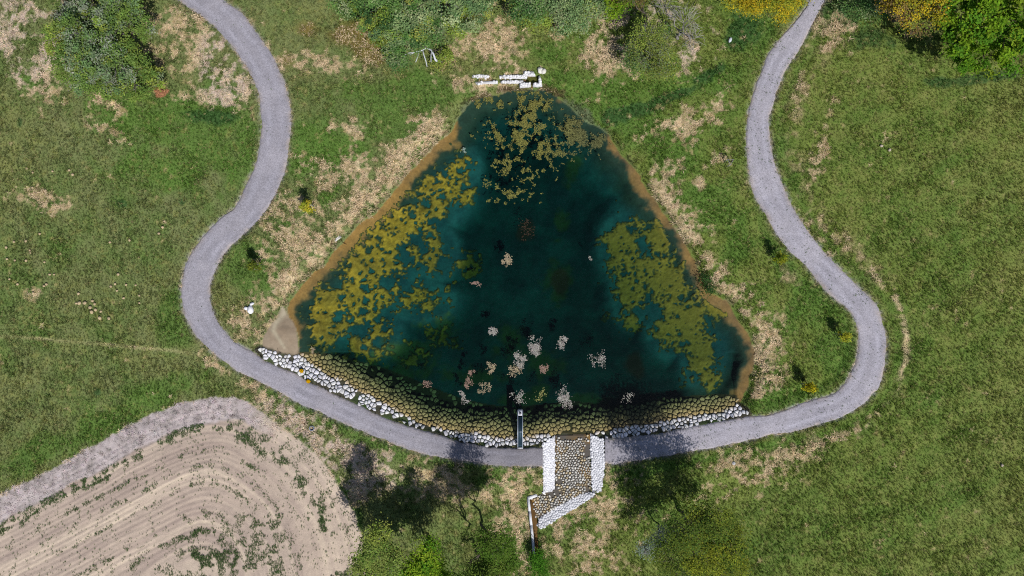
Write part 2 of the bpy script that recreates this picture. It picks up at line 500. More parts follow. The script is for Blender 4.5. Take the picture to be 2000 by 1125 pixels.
# ------------------------------------------------------------------ ground heights and colours
DRY = [(590, 425, 62, 66), (640, 348, 52, 34, 20), (560, 480, 55, 40), (700, 330, 42, 30), (775, 300, 60, 36, -40), (840, 250, 45, 28, -40), (625, 128, 90, 22, 5), (590, 108, 30, 12), (690, 250, 36, 18), (395, 95, 90, 62), (470, 160, 26, 62, -15), (350, 50, 60, 46), (420, 190, 70, 18, 5), (25, 40, 70, 66), (100, 120, 40, 70), (70, 150, 60, 60, 0, .6), (60, 385, 30, 12), (85, 390, 18, 20), (130, 405, 30, 16), (1345, 238, 66, 26, -18), (1395, 205, 40, 22, -25), (1290, 340, 34, 24), (1180, 105, 60, 36), (1200, 130, 40, 20), (990, 60, 45, 75), (960, 90, 60, 40), (940, 165, 50, 18), (985, 171, 50, 8), (1620, 60, 34, 30), (1615, 88, 26, 14), (1660, 65, 14, 16), (1365, 355, 10, 20, 40), (1400, 310, 20, 40, 40, 0.7), (1600, 300, 16, 90, 10, .7), (1600, 450, 30, 90, -35, .7), (1480, 700, 60, 50), (1500, 660, 30, 40), (1360, 470, 26, 70, -25), (1400, 540, 24, 60, -30), (1640, 850, 70, 16, -32), (1560, 880, 110, 20, -22), (1600, 868, 70, 16, -30), (1480, 930, 110, 26, -22), (1440, 900, 60, 24), (1180, 1000, 70, 80), (1150, 1080, 70, 60), (1090, 1050, 30, 70), (1200, 950, 30, 26), (860, 945, 80, 40, 25), (722, 915, 56, 34, 25, 1.4), (655, 885, 66, 24, 40, 1.5), (565, 820, 70, 20, 38, 1.4), (610, 850, 60, 16, 40, 1.5), (700, 960, 24, 40), (1000, 960, 40, 40), (1010, 1040, 40, 80), (950, 970, 40, 20), (490, 755, 50, 16, 30), (420, 715, 40, 10, 35), (480, 630, 40, 30), (530, 600, 30, 30), (505, 655, 30, 20), (540, 640, 16, 50, 30), (70, 575, 18, 12), (215, 205, 40, 22, 25), (190, 245, 50, 16, 30), (880, 120, 30, 40, 0, .7), (1085, 65, 30, 25, 0, .6), (1200, 60, 40, 50, 0, .9), (1350, 90, 40, 60, 0, .8), (1300, 30, 60, 40, 0, .6)]
LUSH = [(495, 530, 70, 60), (470, 490, 40, 40), (570, 440, 20, 60, 40), (600, 300, 50, 60), (660, 290, 80, 40), (770, 240, 60, 60), (800, 190, 120, 50), (700, 180, 60, 30), (640, 380, 40, 16, -40), (1180, 190, 110, 46), (1240, 250, 100, 50, 30), (1310, 300, 80, 60, 30), (1100, 165, 40, 40), (1380, 400, 60, 60), (1440, 470, 40, 60), (1080, 100, 50, 22), (1600, 600, 70, 60, 40), (1630, 690, 50, 70), (1550, 780, 80, 26, -15), (1470, 780, 30, 26), (1620, 540, 40, 60, -40), (1530, 520, 30, 40, -40), (1420, 150, 80, 40, -20), (1470, 70, 50, 60), (1300, 170, 100, 20, -15), (700, 850, 130, 16, 25), (620, 815, 90, 13, 27), (540, 770, 40, 12, 30), (900, 905, 90, 12, 8), (1000, 920, 60, 12), (960, 940, 50, 16), (1230, 925, 50, 16), (1330, 905, 100, 12, -12), (1450, 880, 100, 10, -14), (660, 955, 20, 60, -30), (620, 885, 30, 10, 55), (690, 1000, 12, 50, -15), (1000, 1090, 40, 40), (240, 220, 80, 50), (420, 230, 90, 60), (380, 280, 120, 60, 20), (330, 330, 100, 50), (480, 270, 30, 80), (60, 160, 60, 40, 0, .6), (340, 610, 60, 90, 0, .8), (200, 830, 200, 30, -28), (90, 880, 120, 30, -28), (300, 760, 120, 30, -20), (500, 1060, 30, 30, 0, .4)]
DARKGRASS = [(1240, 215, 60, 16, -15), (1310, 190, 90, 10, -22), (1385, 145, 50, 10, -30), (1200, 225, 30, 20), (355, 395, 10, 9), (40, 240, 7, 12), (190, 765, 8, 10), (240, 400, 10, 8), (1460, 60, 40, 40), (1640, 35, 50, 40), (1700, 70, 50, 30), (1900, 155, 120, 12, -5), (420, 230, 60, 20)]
BROWN = [(720, 90, 50, 36, 30), (690, 70, 60, 26), (600, 60, 40, 30, 0, .6), (560, 120, 40, 40, 0, .5)]


def ground_fields(px, py):
    X = (px - 1000) * MPP; Y = (562.5 - py) * MPP
    dp = dpath(px, py); dl = D_PATHL(px, py); dr = D_PATHR(px, py)
    dpo = D_POND(px, py) * MPP + 0.20 * fbm(X, Y, 1.7, 3, 4)     # metres, ragged shoreline
    df = D_FIELD(px, py); dfan = D_FAN(px, py); dsp = D_SPILL(px, py)
    return X, Y, dp, dl, dr, dpo, df, dfan, dsp


def height(px, py):
    X, Y, dp, dl, dr, dpo, df, dfan, dsp = ground_fields(px, py)
    base = 0.12 * fbm(X, Y, 9, 11, 3) + 0.05 * fbm(X, Y, 1.4, 12, 3)
    nearp = 1 - sstep(0, 30, dp)
    base = base * (1 - 0.9 * nearp)
    # downstream face of the dam
    dam = sstep(905, 1010, py) * sstep(560, 700, px) * (1 - sstep(1420, 1560, px))
    base = base - 0.9 * dam
    # shallow ditch beside the right path
    dit = np.exp(-((dr - 24) / 9.0) ** 2) * (px > 1480)
    base = base - 0.14 * dit
    # ditch between the field and the dam
    base = base - 0.25 * np.exp(-((df - 26) / 16.0) ** 2) * (px > 520) * (py > 800)
    bank = WATER_Z + (base - WATER_Z) * sstep(-0.1, 1.5, dpo) + 0.02
    d = np.maximum(-dpo, 0)
    dep = bed_depth(px, py, d, X, Y) + 0.06 * fbm(X, Y, 0.9, 21, 3) * sstep(0.3, 1.5, d)
    bed = WATER_Z - dep
    z = np.where(dpo > 0, bank, bed)
    # silt fan, barely above the water
    fan = sstep(4, -8, dfan)
    z = np.maximum(z, (WATER_Z + 0.05 + 0.10 * sstep(-2, -26, dfan) + 0.03 * fbm(X, Y, 0.8, 5, 3)) * fan + -9 * (1 - fan) * 1.0)
    # tread of the path, sunk a little below its gravel sheet
    z = np.where(dp < -2, -0.10 + 0 * z, z)
    z = np.where((dp >= -2) & (dp < 6), z * sstep(-2, 6, dp) + -0.10 * (1 - sstep(-2, 6, dp)), z)
    # seat of the spillway
    zs = zspill(px, py) - 0.16
    k = 1 - sstep(-4, 3, dsp)
    z = np.where(dsp < 3, z * (1 - k) + zs * k, z)
    # field furrows
    z = z + np.where(df < -25, 0.022 * np.sin(D_ROW(px, py) * 0.7 + 3 * fbm(X, Y, 6, 8, 2)) - 0.05, 0)
    # inlet basin: pit for water
    pit = (1 - sstep(-2, 2, np.maximum(np.abs(px - 1039) - 12, np.abs(py - 154.5) - 7.5)))
    z = z - 0.75 * pit
    ch = (1 - sstep(0.5, 2.5, np.abs(py - 155.5))) * (px > 925) * (px < 1028)
    z = z - 0.3 * ch
    return z


OL1 = s(109, 118, 73); OL2 = s(101, 117, 53); GRN = s(77, 109, 44); GRN2 = s(46, 84, 40); YGR = s(126, 129, 72)
STRAW = s(214, 192, 160); STRAW2 = s(166, 146, 116); PINK = s(196, 178, 172); SOIL = s(184, 168, 153); SOILD = s(160, 144, 134)
VERGE = s(176, 166, 166); MUD = s(26, 88, 86); SAND = s(140, 112, 62); DGR = s(44, 78, 40); BRN = s(112, 92, 48); SILT = s(146, 132, 114)
PATHC = s(154, 151, 160); PATHB = s(172, 158, 146)


def mix(a, b, t):
    return a + (b - a) * t[..., None]


def ground_colour(px, py):
    X, Y, dp, dl, dr, dpo, df, dfan, dsp = ground_fields(px, py)
    n1 = fbm(X, Y, 8, 41, 3); n2 = fbm(X, Y, 2.0, 45, 4); n3 = fbm(X, Y, 0.55, 49, 3); n4 = fbm(X, Y, 0.28, 53, 2)
    c = mix(np.broadcast_to(OL1, px.shape + (3,)).copy(), OL2, sstep(700, 1300, px))
    c = mix(c, GRN, np.clip(0.22 + 0.30 * n1 + 0.35 * n2, 0, 0.75))
    c = mix(c, YGR, np.clip(0.10 + 0.3 * n3 - 0.2 * n1, 0, 0.55))
    uu = X * 0.88 + Y * 0.48; vv_ = -X * 0.48 + Y * 0.88
    mow = fbm(uu * 0.05, vv_ * 0.9, 1.0, 57, 3)
    c = mix(c, YGR, np.clip(0.28 * mow + 0.30 * sstep(1780, 2000, px) + 0.12 * n1, 0, 0.5) * (px > 1250))
    mow2 = fbm(uu * 0.9, vv_ * 0.05, 1.0, 58, 3)
    c = mix(c, s(124, 126, 88), np.clip(0.3 * mow2 + 0.15 * n1, 0, 0.4) * (px < 520))
    brf = sstep(-0.15, 0.5, blobs(BROWN, px, py) + 0.35 * n2)
    c = mix(c, BRN, brf * 0.75)
    lu = sstep(-0.25, 0.45, blobs(LUSH, px, py) + 0.40 * n2 + 0.15 * n3)
    g = mix(np.broadcast_to(GRN, px.shape + (3,)).copy(), s(84, 116, 46), np.clip(0.4 + 0.6 * n1, 0, 1))
    c = mix(c, g, lu * 0.75)
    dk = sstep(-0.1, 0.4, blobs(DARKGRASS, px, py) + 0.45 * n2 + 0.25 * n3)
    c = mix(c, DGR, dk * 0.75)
    # straw
    dryf = blobs(DRY, px, py)
    band = 1 - np.abs(dpo - 1.5) / 1.7
    band = np.where((px < 900) & (py < 690) & (py > 230), band, np.where((px > 1250) & (py > 330) & (py < 780), (1 - np.abs(dpo - 1.1) / 1.0) * 0.9, -1))
    dryf = np.maximum(dryf, band)
    dry = sstep(0.0, 0.7, 0.80 * dryf + 0.42 * n2 + 0.85 * n3 + 0.40 * n4 - 0.08)
    stc = mix(np.broadcast_to(STRAW, px.shape + (3,)).copy(), STRAW2, np.clip(0.45 + 0.6 * n3 + 0.8 * n4, 0, 1))
    pk = sstep(-0.2, 0.4, blobs([(650, 880, 130, 70, 40), (40, 60, 120, 120), (720, 920, 80, 50), (440, 130, 60, 100), (1310, 60, 130, 90), (560, 810, 90, 40)], px, py))
    stc = mix(stc, PINK, pk * 0.7)
    c = mix(c, stc, dry * 0.9)
    # thin straw flecks everywhere
    fl = sstep(0.42, 0.75, n4 * 0.55 + n3 * 0.5 + 0.12 * n1)
    c = mix(c, YGR, fl * 0.5)
    # pale mower track at the left, pale rim along the ditch at the right
    tr = np.exp(-(pdist([(-60, 654), (60, 660), (160, 669), (330, 684), (400, 694)], px, py) / 3.4) ** 2) * np.clip(0.55 + 0.5 * n2, 0, 1)
    c = mix(c, s(170, 164, 120), tr * 0.8)
    rim = np.exp(-((dr - 34 - 5 * n2) / 5.0) ** 2) * ((px > 1690) & (py > 520) & (py < 850)) * np.clip(0.4 + n3 + n2, 0, 1)
    c = mix(c, STRAW, rim * 0.7)
    rim2 = np.exp(-((dr - 40 - 6 * n2) / 18.0) ** 2) * (px > 1520) * (py < 560) * np.clip(0.35 + 0.8 * n3 + 0.4 * n2, 0, 1)
    c = mix(c, STRAW2, rim2 * 0.65)
    dit = np.exp(-((dr - 20 - 3 * n2) / 8.0) ** 2) * (px > 1480)
    c = mix(c, GRN, dit * 0.5)
    # worn brown fringe and strewn gravel along the paths
    fr = np.exp(-np.maximum(dp + 1.5 * n3, 0) / 4.5) * np.clip(0.5 + 0.8 * n3 + 0.5 * n2, 0, 1)
    c = mix(c, s(140, 124, 104), fr * 0.8)
    gs = np.exp(-np.maximum(dp, 0) / 2.2) * np.clip(0.5 + 1.2 * n4, 0, 1)
    c = mix(c, PATHC, gs * 0.7)
    # shore: reedy grey green fringe, damp brown
    rd = np.exp(-((dpo - 0.25) / 0.30) ** 2) * np.clip(0.45 + 0.8 * n3, 0, 1)
    c = mix(c, s(74, 82, 52), rd * 0.75)
    reed = sstep(-0.1, 0.4, blobs([(905, 240, 26, 20, -40), (1140, 232, 50, 22, 40), (1175, 255, 30, 10, 40), (930, 200, 40, 12, -20)], px, py) + 0.3 * n3)
    c = mix(c, s(98, 106, 84), reed * 0.7)
    up = sstep(-0.1, 0.3, blobs([(950, 190, 40, 10), (1000, 172, 40, 6), (1075, 178, 30, 10)], px, py) + .4 * n3)
    c = mix(c, s(84, 70, 50), up * 0.8)
    # between the revetment stones: dark soil
    rv = (D_REV(px, py) < 4)
    c = np.where(rv[..., None], mix(np.broadcast_to(s(74, 72, 60), c.shape).copy(), s(60, 84, 40), np.clip(n2 + .1, 0, 1)), c)
    # arable field
    inf = sstep(2, -2, df + 3 * n2 + 2 * n3)
    drow = D_ROW(px, py)
    rows = 0.75 * fbm(X * 0.04 + 3, drow * 0.07, 1.0, 61, 3) + 0.35 * fbm(X * 0.1 + 3, drow * 0.35, 1.0, 67, 2)
    so = mix(np.broadcast_to(SOIL, c.shape).copy(), SOILD, np.clip(0.4 + 0.7 * rows + 0.25 * n2, 0, 1))
    so = mix(so, s(204, 188, 168), np.clip(-0.25 - 0.8 * rows + .2 * n3, 0, 0.7))
    vw = np.interp(px, [0, 300, 420, 520], [46, 48, 52, 30])
    ve = sstep(vw + 3, vw - 5, -df + 5 * n2) * sstep(560, 470, px)
    vc = mix(np.broadcast_to(VERGE, c.shape).copy(), s(140, 132, 130), np.clip(0.3 + 0.7 * n3 + 0.3 * n4, 0, 1))
    so = mix(so, vc, ve)
    c = mix(c, so, inf)
    # pond bed
    dd = -dpo
    bedc = mix(np.broadcast_to(MUD, c.shape).copy(), s(14, 68, 70), np.clip(0.5 + 0.8 * n2, 0, 1))
    bedc = mix(bedc, s(34, 52, 36), sstep(3.4, 1.2, dd + 0.5 * n2) * 0.85)
    bedc = mix(bedc, s(64, 92, 50), np.clip(sstep(0.0, 0.9, blobs(ALG_DEEP, px, py) + 0.5 * n2 + 0.35 * n3), 0, 1) * 0.9)
    bedc = mix(bedc, s(84, 62, 44), np.clip(sstep(0, .6, blobs([(1030, 445, 26, 24), (1095, 550, 20, 30), (1250, 720, 30, 30)], px, py) + .4 * n2), 0, 1) * 0.8)
    wd = np.where((px < 900) & (py < 690) & (py > 215), 1.30, np.where((px > 1150) & (py > 240), 0.8, -0.6))
    wd = np.where(px < 1000, 1.35 * np.interp(py, [225, 275, 420, 560, 640, 700], [-0.6, 0.75, 0.75, 0.85, 0.6, -0.6]), 0.62 * np.interp(py, [235, 300, 600, 790, 800], [-0.8, 1.0, 1.15, 1.0, -1]))
    wd = wd * np.where((px > 1375) & (py < 640), 1.4, 1.0)
    sd = sstep(wd + 0.35, wd - 0.30, dd + 0.45 * n2 + 0.25 * n3) * ((py < 690) | (px > 1430))
    sc = mix(np.broadcast_to(SAND, c.shape).copy(), s(112, 94, 64), np.clip(np.where(px > 1000, 0.8, 0.15) + 0.4 * n2, 0, 1))
    bedc = mix(bedc, sc, sd)
    bedc = np.where((D_REV(px, py) < 2)[..., None], s(70, 66, 40), bedc)
    c = mix(c, bedc, sstep(-0.02, 0.06, dd))
    # silt fan with its pale runnel
    fa = sstep(2, -2, dfan + 2 * n3)
    run = np.exp(-(pdist([(550, 598), (552, 612), (540, 630), (534, 645), (545, 662), (556, 680)], px, py) / np.interp(py, [600, 640, 680], [6, 5, 1.6])) ** 2)
    fc = mix(np.broadcast_to(SILT, c.shape).copy(), s(134, 118, 100), np.clip(0.25 + 0.6 * n2 + 0.3 * n3, 0, 1))
    fc = mix(fc, s(172, 164, 142), run * 0.7)
    c = mix(c, fc, fa)
    return c


STEP = 0.125
xs = np.arange(-54, 54 + STEP / 2, STEP); ys = np.arange(-31, 31 + STEP / 2, STEP)
ext = np.array([0.5, 1.2, 2.2, 4, 7, 12, 20, 35, 60, 110, 200, 350])
xs = np.concatenate([(-54 - ext)[::-1], xs, 54 + ext]); ys = np.concatenate([(-31 - ext)[::-1], ys, 31 + ext])
TX, TY = np.meshgrid(xs, ys)
TPX, TPY = PX(TX, TY)
TPXc = TPX; TPYc = TPY
TZ = height(TPXc, TPYc)
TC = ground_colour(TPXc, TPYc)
far = sstep(56, 75, np.maximum(np.abs(TX), np.abs(TY) * 1.6))
TC = mix(TC, s(86, 102, 50), far * (D_FIELD(TPX, TPY) > 0))
nx_, ny_ = len(xs), len(ys)
idx = np.arange(nx_ * ny_).reshape(ny_, nx_)
Q = np.stack([idx[:-1, :-1], idx[:-1, 1:], idx[1:, 1:], idx[1:, :-1]], -1).reshape(-1, 4)
V = np.stack([TX, TY, TZ], -1).reshape(-1, 3); C = TC.reshape(-1, 3)
cx = V[Q][:, :, 0].mean(1); cy = V[Q][:, :, 1].mean(1)
cpx, cpy = PX(cx, cy)
klass = np.zeros(len(Q), int)
klass[D_FIELD(cpx, cpy) < 0] = 1
klass[D_POND(cpx, cpy) < 0] = 2
klass[D_FAN(cpx, cpy) < 0] = 3
for k, (nm, mt) in enumerate((('ground', M_GROUND), ('bare_field', M_FIELD), ('pond_bed', M_BED), ('silt_fan', M_SILT))):
    q = Q[klass == k]
    u, inv = np.unique(q, return_inverse=True)
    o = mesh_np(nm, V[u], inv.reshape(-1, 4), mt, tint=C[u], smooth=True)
    tag(o, kind='structure')


def zg(x, y):
    """terrain height at world x, y (array or scalar)"""
    x = np.atleast_1d(np.asarray(x, float)); y = np.atleast_1d(np.asarray(y, float))
    i = np.clip(np.searchsorted(xs, x) - 1, 0, nx_ - 2); j = np.clip(np.searchsorted(ys, y) - 1, 0, ny_ - 2)
    fx = np.clip((x - xs[i]) / (xs[i + 1] - xs[i]), 0, 1); fy = np.clip((y - ys[j]) / (ys[j + 1] - ys[j]), 0, 1)
    return (TZ[j, i] * (1 - fx) + TZ[j, i + 1] * fx) * (1 - fy) + (TZ[j + 1, i] * (1 - fx) + TZ[j + 1, i + 1] * fx) * fy


def z1(x, y):
    return float(zg(x, y)[0])


# ------------------------------------------------------------------ gravel paths
def resample(P, n):
    P = np.asarray(P, float)
    d = np.concatenate([[0], np.cumsum(np.hypot(*np.diff(P, axis=0).T))])
    t = np.linspace(0, d[-1], n)
    return np.stack([np.interp(t, d, P[:, 0]), np.interp(t, d, P[:, 1])], 1)


def make_path(A, B, n, seed, brown):
    a = catmull(A, 8); b = catmull(B, 8)
    # pair the two edges piecewise so the strip does not skew
    m = 34
    a = resample(a, n); b = resample(b, n)
    tt = np.arange(n) / n * 60.0
    dirv = b - a; wid = np.hypot(dirv[:, 0], dirv[:, 1]); dirv /= wid[:, None]
    ja = 1.5 * fbm(a[:, 0] * MPP, a[:, 1] * MPP, 0.9, seed, 3) + 0.8 * fbm(a[:, 0] * MPP, a[:, 1] * MPP, 0.3, seed + 5, 2)
    jb = 1.5 * fbm(b[:, 0] * MPP, b[:, 1] * MPP, 0.9, seed + 2, 3) + 0.8 * fbm(b[:, 0] * MPP, b[:, 1] * MPP, 0.3, seed + 7, 2)
    a = a + dirv * ja[:, None]; b = b + dirv * jb[:, None]
    K = 25
    u = np.linspace(0, 1, K)
    P = a[:, None, :] * (1 - u)[None, :, None] + b[:, None, :] * u[None, :, None]
    px, py = P[..., 0], P[..., 1]
    X = (px - 1000) * MPP; Y = (562.5 - py) * MPP
    crown = 0.05 * (1 - (2 * u - 1) ** 2)[None, :]
    Z = 0.015 + crown + 0.012 * fbm(X, Y, 1.1, seed + 9, 3)
    Z[:, 0] = -0.13; Z[:, -1] = -0.13
    Z[:, 1] -= 0.02; Z[:, -2] -= 0.02
    n2 = fbm(X, Y, 2.2, seed + 11, 3); n3 = fbm(X, Y, 0.5, seed + 13, 3)
    c = mix(np.broadcast_to(PATHC, X.shape + (3,)).copy(), s(138, 136, 146), np.clip(0.4 + 0.6 * n2, 0, 1))
    # paler wheel lines, browner shoulders
    ed = np.minimum(u, 1 - u)[None, :] * np.ones_like(X)
    c = mix(c, s(166, 164, 176), np.exp(-((ed - 0.3) / 0.09) ** 2) * np.clip(0.35 + 0.4 * n2, 0, 1))
    c = c * np.where(px > 1250, 1.14, 1.0)[..., None]
    c = mix(c, PATHB, np.exp(-(ed / 0.10) ** 2) * np.clip(0.35 + 0.8 * n3, 0, 1) * brown)
    # the crest by the outlet is darker
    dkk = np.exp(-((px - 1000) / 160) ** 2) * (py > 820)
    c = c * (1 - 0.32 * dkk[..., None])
    idx = np.arange(n * K).reshape(n, K)
    F = np.stack([idx[:-1, :-1], idx[1:, :-1], idx[1:, 1:], idx[:-1, 1:]], -1).reshape(-1, 4)
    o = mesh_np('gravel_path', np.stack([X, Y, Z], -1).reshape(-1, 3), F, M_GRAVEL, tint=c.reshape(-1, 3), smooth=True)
    # face up
    nz = o.data.polygons[len(F) // 2].normal.z
    if nz < 0:
        o.data.flip_normals()
    return tag(o, kind='structure')


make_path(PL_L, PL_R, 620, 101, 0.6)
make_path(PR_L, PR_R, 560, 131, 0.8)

# ------------------------------------------------------------------ water
def water_mat():
    m, nt, ns, lk, p = new_mat('pond_water')
    ns.remove(p)
    tr = nd(ns, 'ShaderNodeBsdfTransparent')
    gl = nd(ns, 'ShaderNodeBsdfGlossy'); gl.inputs['Roughness'].default_value = 0.15
    fr = nd(ns, 'ShaderNodeFresnel'); fr.inputs['IOR'].default_value = 1.33
    geo = nd(ns, 'ShaderNodeNewGeometry')
    nz = nd(ns, 'ShaderNodeTexNoise'); nz.inputs['Scale'].default_value = 6.0; nz.inputs['Detail'].default_value = 5
    mp = nd(ns, 'ShaderNodeMapping'); mp.inputs['Scale'].default_value = (0.6, 1.3, 1); mp.inputs['Rotation'].default_value = (0, 0, 0.5)
    lk.new(geo.outputs['Position'], mp.inputs['Vector']); lk.new(mp.outputs[0], nz.inputs['Vector'])
    bp = nd(ns, 'ShaderNodeBump'); bp.inputs['Strength'].default_value = 0.25; bp.inputs['Distance'].default_value = 0.05
    lk.new(nz.outputs['Fac'], bp.inputs['Height'])
    lk.new(bp.outputs[0], gl.inputs['Normal']); lk.new(bp.outputs[0], fr.inputs['Normal'])
    mx = nd(ns, 'ShaderNodeMixShader')
    lk.new(fr.outputs[0], mx.inputs[0]); lk.new(tr.outputs[0], mx.inputs[1]); lk.new(gl.outputs[0], mx.inputs[2])
    lk.new(mx.outputs[0], ns['Material Output'].inputs['Surface'])
    va = nd(ns, 'ShaderNodeVolumeAbsorption')
    va.inputs['Color'].default_value = (0.26, 0.55, 0.50, 1)
    va.inputs['Density'].default_value = 0.86
    lk.new(va.outputs[0], ns['Material Output'].inputs['Volume'])
    return m


M_WATER = water_mat()


def closed_prism(name, poly, z0, z1_, mat):
    import bmesh
    bm = bmesh.new()
    top = [bm.verts.new((p[0], p[1], z1_)) for p in poly]
    bot = [bm.verts.new((p[0], p[1], z0)) for p in poly]
    n = len(poly)
    bm.faces.new(top); bm.faces.new(bot[::-1])
    for i in range(n):
        j = (i + 1) % n
        bm.faces.new((top[j], top[i], bot[i], bot[j]))
    bmesh.ops.recalc_face_normals(bm, faces=bm.faces)
    bmesh.ops.triangulate(bm, faces=[f for f in bm.faces if len(f.verts) > 4])
    me = bpy.data.meshes.new(name); bm.to_mesh(me); bm.free()
    me.materials.append(mat)
    o = bpy.data.objects.new(name, me); COL.objects.link(o)
    return o


def offset_poly(P, d):
    P = np.asarray(P, float)
    t = np.roll(P, -1, 0) - np.roll(P, 1, 0); t /= np.hypot(t[:, 0], t[:, 1])[:, None] + 1e-9
    nrm = np.stack([t[:, 1], -t[:, 0]], 1)
    area = 0.5 * np.sum(P[:, 0] * np.roll(P[:, 1], -1) - np.roll(P[:, 0], -1) * P[:, 1])
    return P + nrm * d * (1 if area > 0 else -1)


wp = offset_poly(resample(np.concatenate([pond, pond[:1]]), 160)[:-1], 6.5)
# keep the water out from under the spillway apron
wp = np.array([(x, min(y, 853)) if 1075 < x < 1160 else (x, y) for x, y in wp])
water = closed_prism('pond_water', [((x - 1000) * MPP, (562.5 - y) * MPP) for x, y in wp], -4.5, WATER_Z, M_WATER)
tag(water, kind='structure')

# ------------------------------------------------------------------ algae carpet on the bed
AS = 0.085
ax = np.arange(-22.5, 24.5, AS); ay = np.arange(-12.2, 19.5, AS)
AX, AY = np.meshgrid(ax, ay); APX, APY = PX(AX, AY)
adp = D_POND(APX, APY)
an = fbm(AX, AY, 1.6, 71, 4); an2 = fbm(AX, AY, 0.45, 75, 3); an3 = fbm(AX, AY, 0.22, 77, 2)
af = blobs(ALG, APX + 8 * an, APY + 8 * an2)
hf = holes_field(APX + 3.0 * an2 + 1.5 * an3, APY + 3.0 * an - 1.5 * an3, np.clip(af * 1.6, 0, 1), -22.5, -12.2, AS)
am = np.minimum(af + 0.46 * an + 0.26 * an2 + 0.22 * an3 + 0.02, hf * 0.6 + 0.05 + 0.16 * an3 + np.where(APX > 1000, 0.30 * sstep(0.1, 0.5, af), 0.0))
am = np.where(adp > -18 + 6 * an2, -1, am)
am = np.where(D_REV(APX, APY) < 0, -1, am)
azb = zg(AX.ravel(), AY.ravel()).reshape(AX.shape)
az = azb + 0.03 + 0.10 * sstep(0.0, 0.25, am) + 0.035 * an3 + 0.02 * an2
az = np.minimum(az, WATER_Z - 0.10)
ac = mix(np.broadcast_to(s(146, 128, 40), AX.shape + (3,)).copy(), s(116, 106, 38), np.clip(0.45 + 0.7 * an + 0.4 * an3, 0, 1))
ac = ac * np.clip(1 + 0.25 * an2 + 0.2 * an3, 0.6, 1.5)[..., None]
ac = mix(ac, s(112, 108, 42), np.clip((APX - 1000) / 200, 0, 1) * 0.75)
ac = mix(ac, s(34, 60, 42), sstep(0.22, 0.02, am) * 0.92)
aid = np.arange(AX.size).reshape(AX.shape)
keep = np.maximum.reduce([am[:-1, :-1], am[1:, :-1], am[:-1, 1:], am[1:, 1:]]) > 0.02
AQ = np.stack([aid[:-1, :-1], aid[:-1, 1:], aid[1:, 1:], aid[1:, :-1]], -1)[keep]
u, inv = np.unique(AQ, return_inverse=True)
alg = mesh_np('submerged_algae', np.stack([AX, AY, az], -1).reshape(-1, 3)[u], inv.reshape(-1, 4), M_ALGAE, tint=ac.reshape(-1, 3)[u], smooth=True)
tag(alg, 'yellow green algae carpet spread over the shallow pond bed', 'algae', kind='stuff')


# ------------------------------------------------------------------ leaf-like bits
def quads(cent, size, normal_up, rg, asp=1.6, tint=None, fold=0.0):
    """oriented little leaf quads: returns V, F"""
    n = len(cent)
    nrm = rg.normal(size=(n, 3)); nrm /= np.linalg.norm(nrm, axis=1)[:, None]
    nrm[:, 2] = np.abs(nrm[:, 2]); nrm = nrm * (1 - normal_up) + np.array([0, 0, 1.0]) * normal_up
    nrm /= np.linalg.norm(nrm, axis=1)[:, None]
    r = rg.normal(size=(n, 3)); a = np.cross(nrm, r); a /= np.linalg.norm(a, axis=1)[:, None] + 1e-9
    b = np.cross(nrm, a)
    sz = np.asarray(size) if np.ndim(size) else np.full(n, size)
    a = a * (sz * 0.5 * asp ** .5)[:, None]; b = b * (sz * 0.5 / asp ** .5)[:, None]
    Vq = np.stack([cent - a, cent - b * 0.9 + a * 0.1, cent + a, cent + b * 0.9 + a * 0.1], 1).reshape(-1, 3)
    Fq = np.arange(n * 4).reshape(n, 4)
    return Vq, Fq


# floating clumps of dead weed: one thing each
def floater(px, py, r, n, tone, label, elong=1.0, ang=0.0, seed=0):
    rg = np.random.default_rng(seed)
    # branching cluster: a random walk of small heaps
    heads = [np.zeros(2)]
    for i in range(26):
        h = heads[rg.integers(len(heads))] + rg.normal(size=2) * r * 0.34
        if np.hypot(*h) < r * 1.15:
            heads.append(h)
    heads = np.array(heads)
    w = rg.random(len(heads)) ** 2; w /= w.sum()
    hi = rg.choice(len(heads), n, p=w)
    p = heads[hi] + rg.normal(size=(n, 2)) * r * 0.17
    p[:, 0] *= elong
    ca, sa = math.cos(ang), math.sin(ang)
    p = np.stack([p[:, 0] * ca - p[:, 1] * sa, p[:, 0] * sa + p[:, 1] * ca], 1)
    x, y = W(px, py, WATER_Z)
    cent = np.stack([p[:, 0] * MPP, p[:, 1] * MPP, rg.uniform(0.0, 0.06, n)], 1)
    sz = rg.uniform(0.05, 0.13, n)
    Vq, Fq = quads(cent, sz, 0.75, rg, 1.5)
    base = np.array(tone)
    t = np.repeat(base[None] * rg.uniform(0.6, 1.25, (n, 1)) * rg.uniform(0.92, 1.08, (n, 3)), 4, 0)
    root = empty('floating_weed_clump', (x, y, WATER_Z + 0.01))
    o = mesh_np('weed_bits', Vq, Fq, M_BITS, root, tint=t); o['kind'] = 'stuff'
    return tag(root, label, 'weed clump', 'dead weed clumps floating on the pond')


